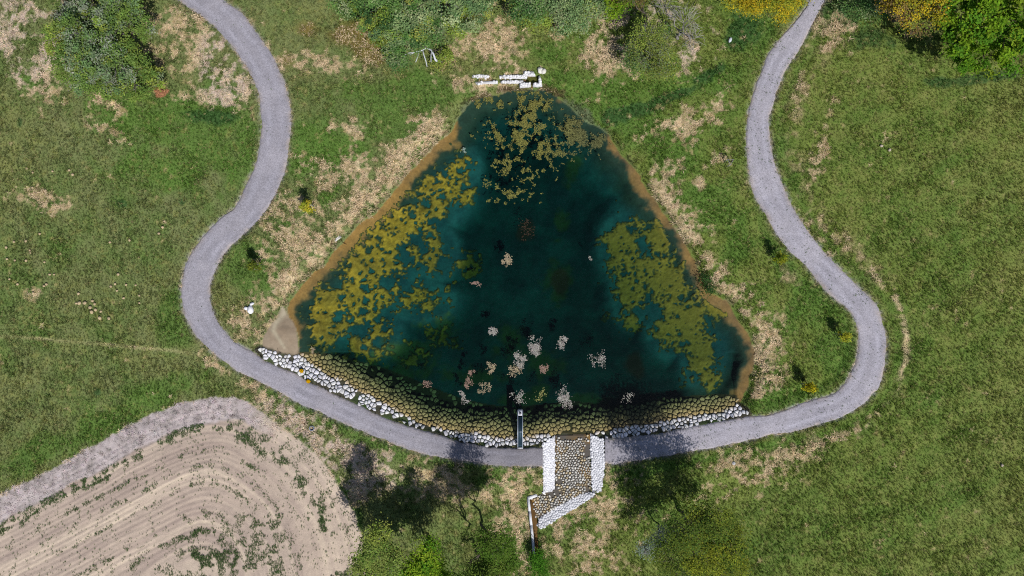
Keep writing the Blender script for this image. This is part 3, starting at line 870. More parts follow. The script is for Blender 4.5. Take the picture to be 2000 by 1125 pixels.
GRY = s(166, 162, 156); TAN = s(170, 156, 130); RED = s(152, 128, 116)
for i, (px, py, r, n, tone, lab, el, an_) in enumerate([
    (990, 505, 13, 330, TAN, 'tan floating weed clump alone in the dark open water of the pond middle', 0.8, 0.2),
    (930, 552, 9, 110, RED, 'small reddish weed clump below and left of the tan clump in mid pond', 0.8, 1.2),
    (965, 643, 12, 260, GRY, 'oval grey weed clump floating above the group near the stone bank', 0.8, 0.4),
    (1040, 674, 17, 560, GRY, 'large grey weed clump, topmost of the joined pair in the lower pond', 0.9, 0.6),
    (1016, 698, 17, 430, GRY, 'ragged grey weed clump touching the large one on its lower left', 0.9, 0.5),
    (1002, 722, 15, 220, TAN, 'loose tan weed clump at the lower end of the joined chain of clumps', 1.0, 0.9),
    (1098, 672, 13, 260, GRY, 'grey weed clump right of the large joined pair', 0.9, -0.8),
    (1062, 722, 13, 220, RED, 'reddish weed clump below and right of the joined chain', 0.7, 0.3),
    (956, 716, 12, 190, TAN, 'tan weed clump left of the joined chain of clumps', 0.9, 0.2),
    (920, 728, 8, 110, RED, 'small narrow reddish clump, upper one of a close pair', 0.7, 1.4),
    (914, 744, 12, 200, RED, 'reddish weed clump directly under the small narrow one', 0.8, 0.7),
    (945, 760, 14, 140, TAN, 'scattered thin weed clump beside the reddish pair', 1.0, 0.4),
    (905, 776, 11, 150, GRY, 'grey weed clump close to the sunken stones left of the gangway', 1.0, 0.2),
    (1016, 772, 17, 190, GRY, 'thin scattered grey clump straight above the steel gangway', 1.0, 0.2),
    (1057, 770, 13, 90, s(150, 150, 96), 'sparse yellowish weed bits between two grey clumps near the gangway', 1.0, 0.9),
    (1107, 774, 18, 520, GRY, 'big pale grey weed clump right of the gangway near the stone bank', 1.0, 0.3),
    (1170, 703, 18, 190, GRY, 'thin open ring of grey weed floating right of centre', 0.9, 0.3),
    (1232, 775, 14, 70, GRY, 'faint sprinkle of grey weed near the right part of the stone bank', 1.2, 0.1),
    (834, 748, 9, 90, RED, 'small reddish weed clump near the sunken stones at lower left', 1.2, 0.2),
    (613, 682, 8, 70, TAN, 'tiny brown weed scrap floating beside the silt fan', 0.8, 0.6),
    (1152, 505, 7, 26, GRY, 'few white flecks of weed floating in the right half of open water', 0.7, 1.2),
    (905, 293, 7, 60, s(140, 160, 150), 'pale green tuft of weed at the upper left shore', 1.0, 0.5),
    (1028, 445, 22, 120, s(74, 60, 50), 'dark brown weed mass just under the surface in the upper middle', 1.0, 0.5)]):
    floater(px, py, r, n, tone, lab, el, an_, 500 + i)

# pondweed reaching the surface below the inlet
rg = np.random.default_rng(90)
N = 90000
qx = rg.uniform(895, 1215, N); qy = rg.uniform(178, 400, N)
XX = (qx - 1000) * MPP; YY = (562.5 - qy) * MPP
dens = blobs([(1038, 205, 55, 40), (1045, 240, 45, 60), (1020, 255, 40, 55), (1115, 255, 55, 34, 40), (1070, 290, 70, 50, 0, .8), (960, 200, 60, 16, 0, .9), (1160, 280, 40, 22, 40), (1020, 330, 100, 60, 0, .55), (975, 260, 50, 50, 0, .6), (1000, 370, 90, 60, 0, .5), (940, 240, 40, 40, 0, .5)], qx, qy)
pr = np.clip(dens + 0.40 * fbm(XX, YY, 0.9, 91, 3) + 0.50 * fbm(XX, YY, 0.4, 95, 2) - 0.34, 0, 1)
pr *= (D_POND(qx, qy) < -3)
kp = rg.random(N) < pr * 1.2
qx, qy, XX, YY = qx[kp], qy[kp], XX[kp], YY[kp]
n = len(qx)
k = (CAMH - WATER_Z) / CAMH
cent = np.stack([XX * k, YY * k, WATER_Z + rg.uniform(-0.05, 0.05, n)], 1)
Vq, Fq = quads(cent, rg.uniform(0.05, 0.14, n), 0.75, rg, 1.8)
tn = mix(np.broadcast_to(s(134, 132, 72), (n, 3)).copy(), s(104, 108, 76), np.clip((qx - 1060) / 80, 0, 1) * 0.8) * rg.uniform(0.6, 1.2, (n, 1))
tag(mesh_np('floating_pondweed', Vq, Fq, M_BITS, tint=np.repeat(tn, 4, 0)), 'mat of yellowish pondweed floating below the inlet', 'pondweed', kind='stuff')


# ------------------------------------------------------------------ packed stones
def voronoi_cells(poly, spacing, seed, jitter=0.42):
    """cells (lists of photo-pixel points) of a jittered hexagonal point set inside poly"""
    rg = np.random.default_rng(seed)
    P = np.asarray(poly, float)
    x0, y0 = P.min(0) - spacing * 3; x1, y1 = P.max(0) + spacing * 3
    pts = {}
    rows = int((y1 - y0) / (spacing * 0.87)) + 1; cols = int((x1 - x0) / spacing) + 1
    for j in range(rows):
        for i in range(cols):
            pts[(i, j)] = (x0 + (i + 0.5 * (j % 2)) * spacing + rg.uniform(-jitter, jitter) * spacing, y0 + j * spacing * 0.87 + rg.uniform(-jitter, jitter) * spacing)
    keys = list(pts); arr = np.array([pts[k_] for k_ in keys])
    inside = sdf(P, arr[:, 0], arr[:, 1]) < -spacing * 0.15
    cells = []
    for kk, (i, j) in enumerate(keys):
        if not inside[kk]:
            continue
        c = np.array(pts[(i, j)]); R = spacing * 0.95
        cell = [c + R * np.array([math.cos(t), math.sin(t)]) for t in np.arange(8) * math.pi / 4 + rg.uniform(0, 0.7)]
        for dj in range(-2, 3):
            for di in range(-2, 3):
                q = pts.get((i + di, j + dj))
                if q is None or (di == 0 and dj == 0):
                    continue
                q = np.array(q); mid = (c + q) / 2; nv = q - c
                out = []
                m = len(cell)
                for a in range(m):
                    p1, p2 = cell[a], cell[(a + 1) % m]
                    d1 = np.dot(p1 - mid, nv); d2 = np.dot(p2 - mid, nv)
                    if d1 <= 0: out.append(p1)
                    if (d1 < 0 < d2) or (d2 < 0 < d1):
                        out.append(p1 + (p2 - p1) * (d1 / (d1 - d2)))
                cell = out
                if len(cell) < 3: break
            if len(cell) < 3: break
        if len(cell) < 3: continue
        # drop very short edges
        cl = []
        for p in cell:
            if not cl or np.hypot(*(p - cl[-1])) > spacing * 0.12: cl.append(p)
        if len(cl) > 3 and np.hypot(*(cl[0] - cl[-1])) < spacing * 0.12: cl.pop()
        if len(cl) >= 3: cells.append(np.array(cl))
    return cells


def stone_geo(cell, gap, hgt, zfun, rg, sink=0.12, round_=0.72, scale=1.0):
    """domed polygonal stone on the surface zfun(px, py); world coordinates"""
    c = cell.mean(0)
    d = cell - c; L = np.hypot(d[:, 0], d[:, 1])[:, None]
    p = c + d * np.maximum(L - gap, L * 0.35) / L * scale
    n = len(p)
    zc = zfun(p[:, 0], p[:, 1]); zm = float(np.mean(zc))
    tilt = rg.normal(size=2) * 0.06
    rel = (p - c) * MPP
    h = hgt * rg.uniform(0.7, 1.25)
    tz = zm + 0.5 * (zc - zm) + rel @ tilt
    in_ = c + (p - c) * round_ * rg.uniform(0.85, 1.1, (n, 1))
    inz = tz + h * rg.uniform(0.88, 1.1, n)
    out = []
    for q, z in ((p * 0.97 + c * 0.03, zc - sink), (p, tz + h * 0.55), (in_, inz)):
        zq = np.broadcast_to(z, (n,))
        out.append(np.stack([(q[:, 0] - 1000) * MPP, (562.5 - q[:, 1]) * MPP, zq], 1))
    top = np.array([[(c[0] - 1000) * MPP, (562.5 - c[1]) * MPP, zm + h * 1.08]])
    Vv = np.concatenate(out + [top])
    F = []
    cw = 0.5 * np.sum(p[:, 0] * np.roll(p[:, 1], -1) - np.roll(p[:, 0], -1) * p[:, 1]) > 0   # in pixel space y is down
    order = list(range(n))
    for r in range(2):
        for i in order:
            j = (i + 1) % n
            f = [r * n + i, r * n + j, (r + 1) * n + j, (r + 1) * n + i]
            F.append(f[::-1] if cw else f)
    for i in order:
        j = (i + 1) % n
        f = [2 * n + i, 2 * n + j, 3 * n]
        F.append(f[::-1] if cw else f)
    return Vv, F


def stones(parent, origin, items, mat, limit, rest_name, piece='stone'):
    """items: (V, F, tint, priority). The foremost `limit` become objects of their own, the rest one stuff part."""
    items.sort(key=lambda t: -t[3])
    org = np.array(origin)
    for Vv, F, t, pr_ in items[:limit]:
        c = Vv.mean(0)
        o = mesh_np(piece, Vv - c, F, mat, parent, tint=t)
        o.location = c - org
    if len(items) > limit:
        vs_, fs_, ts_ = [], [], []; off = 0
        for Vv, F, t, pr_ in items[limit:]:
            vs_.append(Vv - org); fs_ += [[i + off for i in f] for f in F]; ts_.append(np.tile(t, (len(Vv), 1))); off += len(Vv)
        o = mesh_np(rest_name, np.concatenate(vs_), fs_, mat, parent, tint=np.concatenate(ts_))
        o['kind'] = 'stuff'


def zpx(px, py):
    return zg((np.asarray(px) - 1000) * MPP, (562.5 - np.asarray(py)) * MPP)


WHITE = s(222, 223, 230)
for poly, lab, seed in ((REV_L, 'long white and brown stone revetment between the left path and the pond', 201), (REV_R, 'short stone revetment along the pond right of the spillway', 202)):
    rg = np.random.default_rng(seed)
    cx0, cy0 = np.mean(poly, 0); ox, oy = W(cx0, cy0)
    root = tag(empty('stone_revetment', (ox, oy, WATER_Z)), lab, 'stone bank')
    items = []
    for cell in voronoi_cells(poly, 8.0, seed, 0.47):
        c = cell.mean(0)
        d = float(D_POND(np.array([c[0]]), np.array([c[1]]))[0])
        if float(D_SPILL(np.array([c[0]]), np.array([c[1]]))[0]) < 1.5: continue
        if float(D_FAN(np.array([c[0]]), np.array([c[1]]))[0]) < -3: continue
        if d > 0 and rg.random() < 0.05: continue
        if d < -34 and rg.random() < min(0.8, (-34 - d) / 30): continue
        Vv, F = stone_geo(cell, 0.5, 0.12 if d > -3 else 0.07, zpx, rg, 0.12, 0.8 if d > -3 else 0.88, rg.uniform(0.82, 1.03))
        t = WHITE * rg.uniform(0.72, 1.08) * np.array([1, rg.uniform(0.97, 1.0), rg.uniform(0.92, 1.02)])
        items.append((Vv, F, t, d))
    stones(root, (ox, oy, WATER_Z), items, M_STONE, 300, 'sunken_stones')

# ------------------------------------------------------------------ spillway
ox, oy = W(1118, 950)
ORG = (ox, oy, -1.2)
spill = tag(empty('stone_spillway', ORG), 'paved stone spillway with white side banks cutting the path at the outlet', 'spillway')
APRON = [(1085, 853), (1153, 851), (1156, 962), (1148, 968), (1130, 973), (1080, 1001), (1053, 1019), (1046, 1018), (1038, 978), (1060, 970), (1086, 961)]
BANK_L = [(1084, 853), (1059, 868), (1060, 912), (1061, 960), (1057, 970), (1085, 961), (1086, 920)]
BANK_R = [(1154, 849), (1180, 860), (1182, 910), (1176, 962), (1158, 965), (1155, 900)]
BANK_D = [(1052, 1019), (1080, 1001), (1130, 973), (1150, 967), (1166, 966), (1162, 974), (1120, 1000), (1056, 1040), (1050, 1034)]


def sheet(poly, zoff, name, mat, tintf, step=2.0):
    P = np.asarray(poly, float)
    x0, y0 = P.min(0); x1, y1 = P.max(0)
    gxx, gyy = np.meshgrid(np.arange(x0, x1 + step, step), np.arange(y0, y1 + step, step))
    ins = sdf(P, gxx, gyy) < step * 0.5
    ii = np.arange(gxx.size).reshape(gxx.shape)
    kq = ins[:-1, :-1] & ins[1:, :-1] & ins[:-1, 1:] & ins[1:, 1:]
    q = np.stack([ii[1:, :-1], ii[1:, 1:], ii[:-1, 1:], ii[:-1, :-1]], -1)[kq]
    u, inv = np.unique(q, return_inverse=True)
    X = (gxx - 1000) * MPP; Y = (562.5 - gyy) * MPP
    Z = zspill(gxx, gyy) + zoff
    Vv = np.stack([X, Y, Z], -1).reshape(-1, 3)[u] - np.array(ORG)
    return mesh_np(name, Vv, inv.reshape(-1, 4), mat, spill, tint=tintf(X, Y).reshape(-1, 3)[u], smooth=True)


def apron_tint(X, Y):
    n = fbm(X, Y, 1.5, 301, 3); n3 = fbm(X, Y, .4, 303, 3)
    c = mix(np.broadcast_to(s(112, 90, 52), X.shape + (3,)).copy(), s(84, 80, 76), np.clip(0.5 + 0.8 * n, 0, 1))
    return mix(c, s(140, 104, 46), np.clip(0.3 * n3 - 0.7 * n, 0, 0.8))


sheet(APRON, -0.05, 'apron_bed', M_SILT, apron_tint)
for b in (BANK_L, BANK_R, BANK_D):
    sheet(b, -0.02, 'bank_mortar', M_ROCK, lambda X, Y: np.broadcast_to(s(176, 176, 182), X.shape + (3,)))
rg = np.random.default_rng(210)
items = []
for cell in voronoi_cells(APRON, 5.6, 211, 0.36):
    c = cell.mean(0)
    nn = float(fbm(np.array([c[0] * MPP]), np.array([c[1] * MPP]), 1.6, 305, 3)[0])
    if c[1] < 862 and rg.random() < 0.75: continue
    if nn > 0.55 and rg.random() < 0.7: continue
    Vv, F = stone_geo(cell, 0.8, 0.10, zspill, rg, 0.1, 0.62, rg.uniform(0.72, 0.98))
    br = rg.uniform(0.62, 1.0)
    t = s(214, 212, 206) * br
    if rg.random() < 0.25 + 0.3 * nn: t = t * np.array([0.85, 0.72, 0.5])
    items.append((Vv, F, t, 1.0 + rg.random()))
for poly, sd in ((BANK_L, 212), (BANK_R, 213), (BANK_D, 214)):
    for cell in voronoi_cells(poly, 4.6, sd, 0.36):
        Vv, F = stone_geo(cell, 0.14, 0.045, zspill, rg, 0.1, 0.86)
        t = s(228, 229, 236) * rg.uniform(0.78, 1.06)
        items.append((Vv, F, t, rg.random() * 0.9))
# priority: cobbles first
stones(spill, ORG, items, M_COBBLE, 300, 'small_stones')
# outlet channel: thin side wall, wet floor
mb = MB()
wl = [(1032, 977), (1035, 1003), (1038, 1030), (1041, 1058), (1043, 1086)]
for (a, b) in zip(wl[:-1], wl[1:]):
    p = [(a[0] - 2.4, a[1]), (b[0] - 2.4, b[1]), (b[0] + 2.4, b[1]), (a[0] + 2.4, a[1])]
    mb.prism([((x - 1000) * MPP - ox, (562.5 - y) * MPP - oy) for x, y in p], -0.35, 0.55 + rng.uniform(-0.02, 0.02), tuple(s(214, 216, 222) * rng.uniform(.88, 1.05)))
p = [(1030, 974), (1034.5, 979), (1050, 973), (1048, 968)]
mb.prism([((x - 1000) * MPP - ox, (562.5 - y) * MPP - oy) for x, y in p], -0.2, 0.62, tuple(s(214, 216, 222)))
mb.build('side_wall', M_ROCK, spill)
mb = MB()
ch = [(1035, 978), (1038, 1010), (1041, 1040), (1044, 1070), (1046, 1092), (1056, 1092), (1053, 1060), (1050, 1035), (1049, 1015), (1044, 980)]
mb.prism([((x - 1000) * MPP - ox, (562.5 - y) * MPP - oy) for x, y in ch], -0.3, 0.10, tuple(s(104, 78, 44)))
mb.build('channel_floor', M_SILT, spill)

# ------------------------------------------------------------------ inlet basin at the head of the pond
ox2, oy2 = W(1039, 154); zi = z1(ox2 + 1.2, oy2 + 0.3)
ORG2 = (ox2, oy2, zi - 0.4)
inlet = tag(empty('stone_inlet', ORG2), 'white stone inlet basin with a long walled channel at the head of the pond', 'inlet')
rg = np.random.default_rng(220)
items = []
WALLS = [[(922, 147), (955, 146), (955, 153), (922, 152)], [(975, 147), (1026, 146), (1028, 153), (976, 153)], [(928, 160), (972, 158), (972, 163), (930, 165)], [(978, 158), (1022, 157), (1022, 162), (978, 162)],
         [(1023, 139), (1042, 140), (1046, 147.5), (1027, 147.5), (1022, 150)], [(1052, 149), (1055, 148), (1059, 168), (1052, 167)], [(1015, 161), (1037, 161.5), (1037, 168), (1015, 170)], [(1041, 162), (1053, 162), (1053, 168), (1041, 168)]]
core = MB()
for w_, poly in enumerate(WALLS):
    zt = zi + 0.16
    for cell in voronoi_cells(poly, 4.6, 221 + w_, 0.34):
        Vv, F = stone_geo(cell, 0.10, 0.06, lambda a, b: np.full(np.shape(a), zt), rg, 0.3, 0.8)
        items.append((Vv, F, s(226, 226, 230) * rg.uniform(0.8, 1.06), 1))
    core.prism([((x - 1000) * MPP - ox2, (562.5 - y) * MPP - oy2) for x, y in poly][::-1], -0.6, zt - ORG2[2], tuple(s(196, 196, 200)))
stones(inlet, ORG2, items, M_ROCK, 300, 'small_stones')
core.build('wall_core', M_ROCK, inlet)
mb = MB()
mb.prism([((x - 1000) * MPP - ox2, (562.5 - y) * MPP - oy2) for x, y in [(1027, 163), (1052, 163), (1052, 147), (1027, 147)]], -0.55, 0.02, tuple(s(36, 52, 30)))
mb.build('basin_water', M_SILT, inlet)
rgq = np.random.default_rng(225); nq = 420
cq = np.stack([rgq.uniform(1028, 1050, nq), rgq.uniform(148, 161, nq)], 1)
mk = fbm(cq[:, 0] * MPP, cq[:, 1] * MPP, 0.4, 226, 2) > 0.0
cq = cq[mk]; cen = np.stack([(cq[:, 0] - 1000) * MPP - ox2, (562.5 - cq[:, 1]) * MPP - oy2, np.full(len(cq), 0.05)], 1)
Vq, Fq = quads(cen, 0.14, 0.8, rgq)
oq = mesh_np('basin_algae', Vq, Fq, M_BITS, inlet, tint=np.repeat(s(90, 92, 46)[None] * rgq.uniform(.6, 1.2, (len(cq), 1)), 4, 0)); oq['kind'] = 'stuff'
mb = MB()
mb.prism([((x - 1000) * MPP - ox2, (562.5 - y) * MPP - oy2) for x, y in [(924, 157.5), (1027, 157.5), (1027, 153), (924, 153)]], -0.3, 0.16, tuple(s(122, 96, 76)))
mb.build('channel_floor', M_SILT, inlet)
mb = MB()
mb.prism([((x - 1000) * MPP - ox2, (562.5 - y) * MPP - oy2) for x, y in [(1037, 170), (1041, 170), (1041, 161), (1037, 161)]], -0.3, 0.08, tuple(s(98, 74, 40)))
mb.build('outlet_notch', M_SILT, inlet)


# ------------------------------------------------------------------ loose rocks
def rock_mesh(name, rx, ry, rz, seed, tint, sub=2, rough=0.16):
    import bmesh
    rg = np.random.default_rng(seed)
    bm = bmesh.new()
    bmesh.ops.create_icosphere(bm, subdivisions=sub, radius=1.0)
    dirs = rg.normal(size=(9, 3)); dirs /= np.linalg.norm(dirs, axis=1)[:, None]
    lim = rg.uniform(0.72, 0.95, 9)
    for v in bm.verts:
        c = np.array(v.co)
        for d_, l_ in zip(dirs, lim):          # flat broken faces
            t = c @ d_
            if t > l_: c = c - d_ * (t - l_)
        c *= 1 + rough * 0.25 * rg.normal()
        v.co = (c[0] * rx, c[1] * ry, c[2] * rz)
    Vv = np.array([v.co[:] for v in bm.verts]); F = np.array([[v.index for v in f.verts] for f in bm.faces])
    bm.free()
    return mesh_np(name, Vv, F, M_ROCK, tint=np.array(tint))


def rock(name, px, py, rx, ry, rz, rot, seed, tint, label, cat='rock', group=None, dz=0.0):
    x, y = W(px, py)
    o = rock_mesh(name, rx, ry, rz, seed, tint)
    o.location = (x, y, z1(x, y) + rz * 0.45 + dz); o.rotation_euler = (0, 0, rot)
    return tag(o, label, cat, group)


PALE = s(226, 227, 234)
rock('boulder', 490.5, 605, 0.32, 0.42, 0.34, 0.2, 31, PALE, 'largest of three white boulders on the grass inside the left path bend', group='white boulders beside the left path')
rock('boulder', 482, 602, 0.24, 0.2, 0.22, 0.3, 32, PALE * 0.94, 'small white boulder left of the largest of the three', group='white boulders beside the left path')
rock('boulder', 493.5, 593.5, 0.24, 0.16, 0.2, 0.4, 33, PALE * 0.9, 'small white boulder above the largest of the three', group='white boulders beside the left path')
rock('boulder', 1055, 137.5, 0.30, 0.36, 0.28, 0.5, 34, s(216, 214, 206), 'left half of the white rock pair above the inlet basin', group='rocks above the inlet')
rock('boulder', 1061.5, 139.5, 0.30, 0.34, 0.3, -0.4, 35, s(206, 204, 196), 'right half of the white rock pair above the inlet basin', group='rocks above the inlet')
rock('boulder', 1425.5, 78.5, 0.16, 0.3, 0.2, -0.4, 36, s(190, 196, 206), 'pale grey upright rock in the dark grass under the yellow tree')
rock('boulder', 863, 45, 0.3, 0.3, 0.25, 0.4, 37, s(206, 196, 184), 'pale rock showing between the green shrubs at the top')
tanpts = [(c[0] / 3, 375 + c[1] / 3) for c in [(648, 295), (766, 283), (957, 207), (935, 243), (697, 481), (677, 538), (652, 553), (688, 578), (742, 543), (799, 545), (820, 607), (820, 650), (726, 621), (463, 595), (545, 637), (499, 650), (559, 656), (531, 676), (540, 703), (562, 690), (593, 700), (587, 738), (640, 740), (468, 650), (450, 652), (295, 483), (320, 483), (263, 550), (277, 540), (200, 592), (110, 540), (65, 510), (45, 325), (90, 292), (160, 288), (180, 342), (183, 357), (160, 402), (95, 400), (50, 393), (265, 410), (240, 245)]]
tanpts += [(c[0] / 3, c[1] / 3) for c in [(163, 988), (197, 1012), (313, 1005), (410, 998), (430, 1025), (195, 1100)]]
for i, (px, py) in enumerate(tanpts):
    r = rng.uniform(0.11, 0.17) * (1.2 if 13 <= i <= 23 else 0.95)
    lab, grp = ('small tan stone in the dense cluster of stones in the middle of the left meadow', 'tan stone cluster in the left meadow') if 13 <= i <= 24 else (('small tan stone scattered near the left bend of the left path', 'tan stones near the left path bend') if i < 13 else (('small tan stone in the sparse row below the lone tree in the upper left meadow', 'tan stones below the lone tree') if i > 41 else ('small tan stone scattered near the left edge of the left meadow', 'tan stones at the far left')))
    rock('meadow_stone', px, py, r, r * rng.uniform(.8, 1.1), r * 0.8, rng.uniform(0, 3), 400 + i, s(178, 160, 128) * rng.uniform(.85, 1.1), lab, 'stone', grp, dz=0.05)
for i, (px, py, lab) in enumerate([(1721, 285, 'pale small stone, upper one of two lying in the right meadow'), (1737, 293, 'tan small stone, lower one of two lying in the right meadow'), (1956, 908, 'small grey stone alone in the lower right meadow')]):
    rock('meadow_stone', px, py, 0.17, 0.15, 0.13, i, 460 + i, s(176, 164, 150), lab, 'stone', dz=0.05)

# ------------------------------------------------------------------ steel gangway to the outlet
gx0, gy0 = W(1016, 838.5, 0.15)
gang = tag(empty('steel_gangway', (gx0, gy0, WATER_Z)), 'narrow galvanised steel gangway running from the path out over the pond', 'gangway')
GZ = 0.75
half = 37.5 * MPP * 0.998
for sx in (-1, 1):
    mb = MB(); mb.box((sx * 0.235, 0, GZ), (0.07, 2 * half, 0.16)); mb.build('side_rail', M_STEEL, gang)
for i in range(5):
    mb = MB(); mb.box(((i - 2) * 0.07, -0.18, GZ + 0.02), (0.03, 2 * half - 0.95, 0.05)); mb.build('grating_bar', M_DARKSTEEL, gang)
mb = MB(); mb.box((0, -0.25, GZ - 0.03), (0.39, 2 * half - 0.8, 0.012)); mb.build('deck_plate', M_DARKSTEEL, gang)
mb = MB(); mb.box((0, -0.24, GZ + 0.06), (0.40, 0.05, 0.03)); mb.build('cross_bar', M_STEEL, gang)
mb = MB(); mb.box((0, half - 0.27, GZ + 0.04), (0.52, 0.52, 0.05))
plate = mb.build('end_plate', M_PLATE, gang)
mb = MB(); zz = GZ + 0.10
mb.box((-0.05, half - 0.27, zz), (0.05, 0.30, 0.09)); mb.box((0.055, half - 0.33, zz), (0.045, 0.20, 0.09)); mb.box((0.0, half - 0.24, zz), (0.15, 0.05, 0.09), 0.5)
mb.box((0.10, half - 0.31, zz), (0.05, 0.12, 0.08))
mb.build('lifting_bracket', M_BLACK, plate)
mb = MB(); mb.box((0, -half + 0.06, GZ + 0.05), (0.50, 0.10, 0.10)); mb.build('landing_sill', M_PLATE, gang)
mb = MB(); mb.box((0, half - 0.27, -0.7), (0.46, 0.46, 2.8)); mb.build('outlet_shaft', M_CONC, gang)
for sx in (-1, 1):
    mb = MB(); mb.tube([(sx * 0.22, 0.3, -2.0), (sx * 0.22, 0.3, GZ - 0.08)], [0.035, 0.035], 8); mb.build('support_post', M_STEEL, gang)

# ------------------------------------------------------------------ small things
# drain pipe in the ditch
x, y = W(608, 837); z = z1(x, y)
pipe = tag(empty('drain_pipe', (x, y, z)), 'short blue grey drain pipe mouth standing in the dry grass below the path', 'pipe')
mb = MB()
seg = 14; vv = []; ff = []
for r_, zz in ((0.26, -0.4), (0.26, 0.18), (0.19, 0.18), (0.19, -0.35)):
    for k_ in range(seg):
        a = 2 * math.pi * k_ / seg; vv.append((r_ * math.cos(a), r_ * math.sin(a), zz))
for r in range(3):
    for k_ in range(seg):
        k2 = (k_ + 1) % seg; ff.append([r * seg + k_, r * seg + k2, (r + 1) * seg + k2, (r + 1) * seg + k_])
mesh_np('pipe_wall', vv, ff, flat_mat('pipe_plastic', s(120, 128, 146), .6), pipe)
mesh_np('pipe_hole_shade', [(0.19 * math.cos(2 * math.pi * k_ / seg), 0.19 * math.sin(2 * math.pi * k_ / seg), -0.2) for k_ in range(seg)], [list(range(seg))], M_BLACK, pipe)  # flat black disc stands in for the shade inside the pipe
# marker disc in the grass
x, y = W(1432, 904)
vv = []; ff = []
for r_, zz in ((0.17, -0.1), (0.17, 0.1), (0.14, 0.13), (0.05, 0.13), (0.04, 0.16)):
    for k_ in range(seg):
        a = 2 * math.pi * k_ / seg; vv.append((r_ * math.cos(a), r_ * math.sin(a), zz))
for r in range(4):
    for k_ in range(seg):
        k2 = (k_ + 1) % seg; ff.append([r * seg + k_, r * seg + k2, (r + 1) * seg + k2, (r + 1) * seg + k_])
ff.append([4 * seg + k_ for k_ in range(seg)])
o = mesh_np('marker_cap', vv, ff, M_CONC); o.location = (x, y, z1(x, y) + 0.02)
tag(o, 'small round grey cap in the dry grass below the right path', 'cap')
# board at the left shore
x, y = W(659, 466)
mb = MB(); mb.box((0, 0, 0), (0.75, 0.16, 0.06)); mb.box((0.05, 0.13, 0.03), (0.5, 0.1, 0.05), 0.1)
o = mb.build('board', flat_mat('weathered_board', s(206, 204, 200), .8, 0, .8, 1.1, 12)); o.location = (x, y, z1(x, y) + 0.10); o.rotation_euler = (0, 0.12, 0.65)
tag(o, 'pale weathered board lying at the left edge of the pond', 'board')
# dark stick in the water beside it
mb = MB(); mb.tube([(0, 0, 0), (0.3, -0.25, 0.04), (0.55, -0.35, 0.02)], [0.03, 0.025, 0.012], 6, tuple(s(66, 48, 30))); mb.tube([(0.3, -0.25, 0.04), (0.42, -0.1, 0.06)], [0.02, 0.01], 5, tuple(s(66, 48, 30)))
o = mb.build('stick', M_BARK); x, y = W(664, 470); o.location = (x, y, WATER_Z + 0.03)
tag(o, 'dark forked stick in the sandy shallows beside the board', 'stick')


# ------------------------------------------------------------------ trees
def crown_leaves(lobes, nclump, nleaf, lsize, palette, rg, spread=0.34, up=0.35, shell=0.55):
    """lobes: (x, y, z, rx, ry, rz[, palette index bias]) -> V, F, tint"""
    cents = []; cols = []
    wts = np.array([l[3] * l[4] + l[3] * l[5] for l in lobes]); wts = wts / wts.sum()
    for l, w_ in zip(lobes, wts):
        nc = max(3, int(nclump * w_))
        d = rg.normal(size=(nc, 3)); d /= np.linalg.norm(d, axis=1)[:, None]
        d[:, 2] = np.where(d[:, 2] < -0.25, -d[:, 2], d[:, 2])
        r = shell + (1.05 - shell) * rg.random(nc) ** 0.6
        cc = np.array(l[:3]) + d * r[:, None] * np.array(l[3:6])
        pi = l[6] if len(l) > 6 else 0
        for c in cc:
            k_ = max(2, int(nleaf / nclump * rg.uniform(0.5, 1.5)))
            sp = spread * rg.uniform(0.7, 1.3)
            pp = c + rg.normal(size=(k_, 3)) * np.array([sp, sp, sp * 0.55])
            base = palette[min(pi, len(palette) - 1)] if rg.random() < 0.72 else palette[rg.integers(len(palette))]
            base = base[rg.integers(len(base))] * rg.uniform(0.78, 1.30)
            cents.append(pp); cols.append(base[None] * rg.uniform(0.72, 1.28, (k_, 1)) * rg.uniform(0.93, 1.07, (k_, 3)))
    P = np.concatenate(cents); Tc = np.concatenate(cols)
    Vq, Fq = quads(P, rg.uniform(0.65, 1.3, len(P)) * lsize, up, rg, 1.5)
    return Vq, Fq, np.repeat(Tc, 4, 0)


def branchy(mb, p0, p1, r0, r1, rg, segs=5, wob=0.08, tint=(0.2, 0.18, 0.16), sides=6):
    p0 = np.array(p0, float); p1 = np.array(p1, float); L = np.linalg.norm(p1 - p0)
    pts = [p0 + (p1 - p0) * t + (rg.normal(size=3) * wob * L * math.sin(math.pi * t) if 0 < t < 1 else 0) for t in np.linspace(0, 1, segs)]
    mb.tube(pts, list(np.linspace(r0, r1, segs)), sides, tint)
    return pts


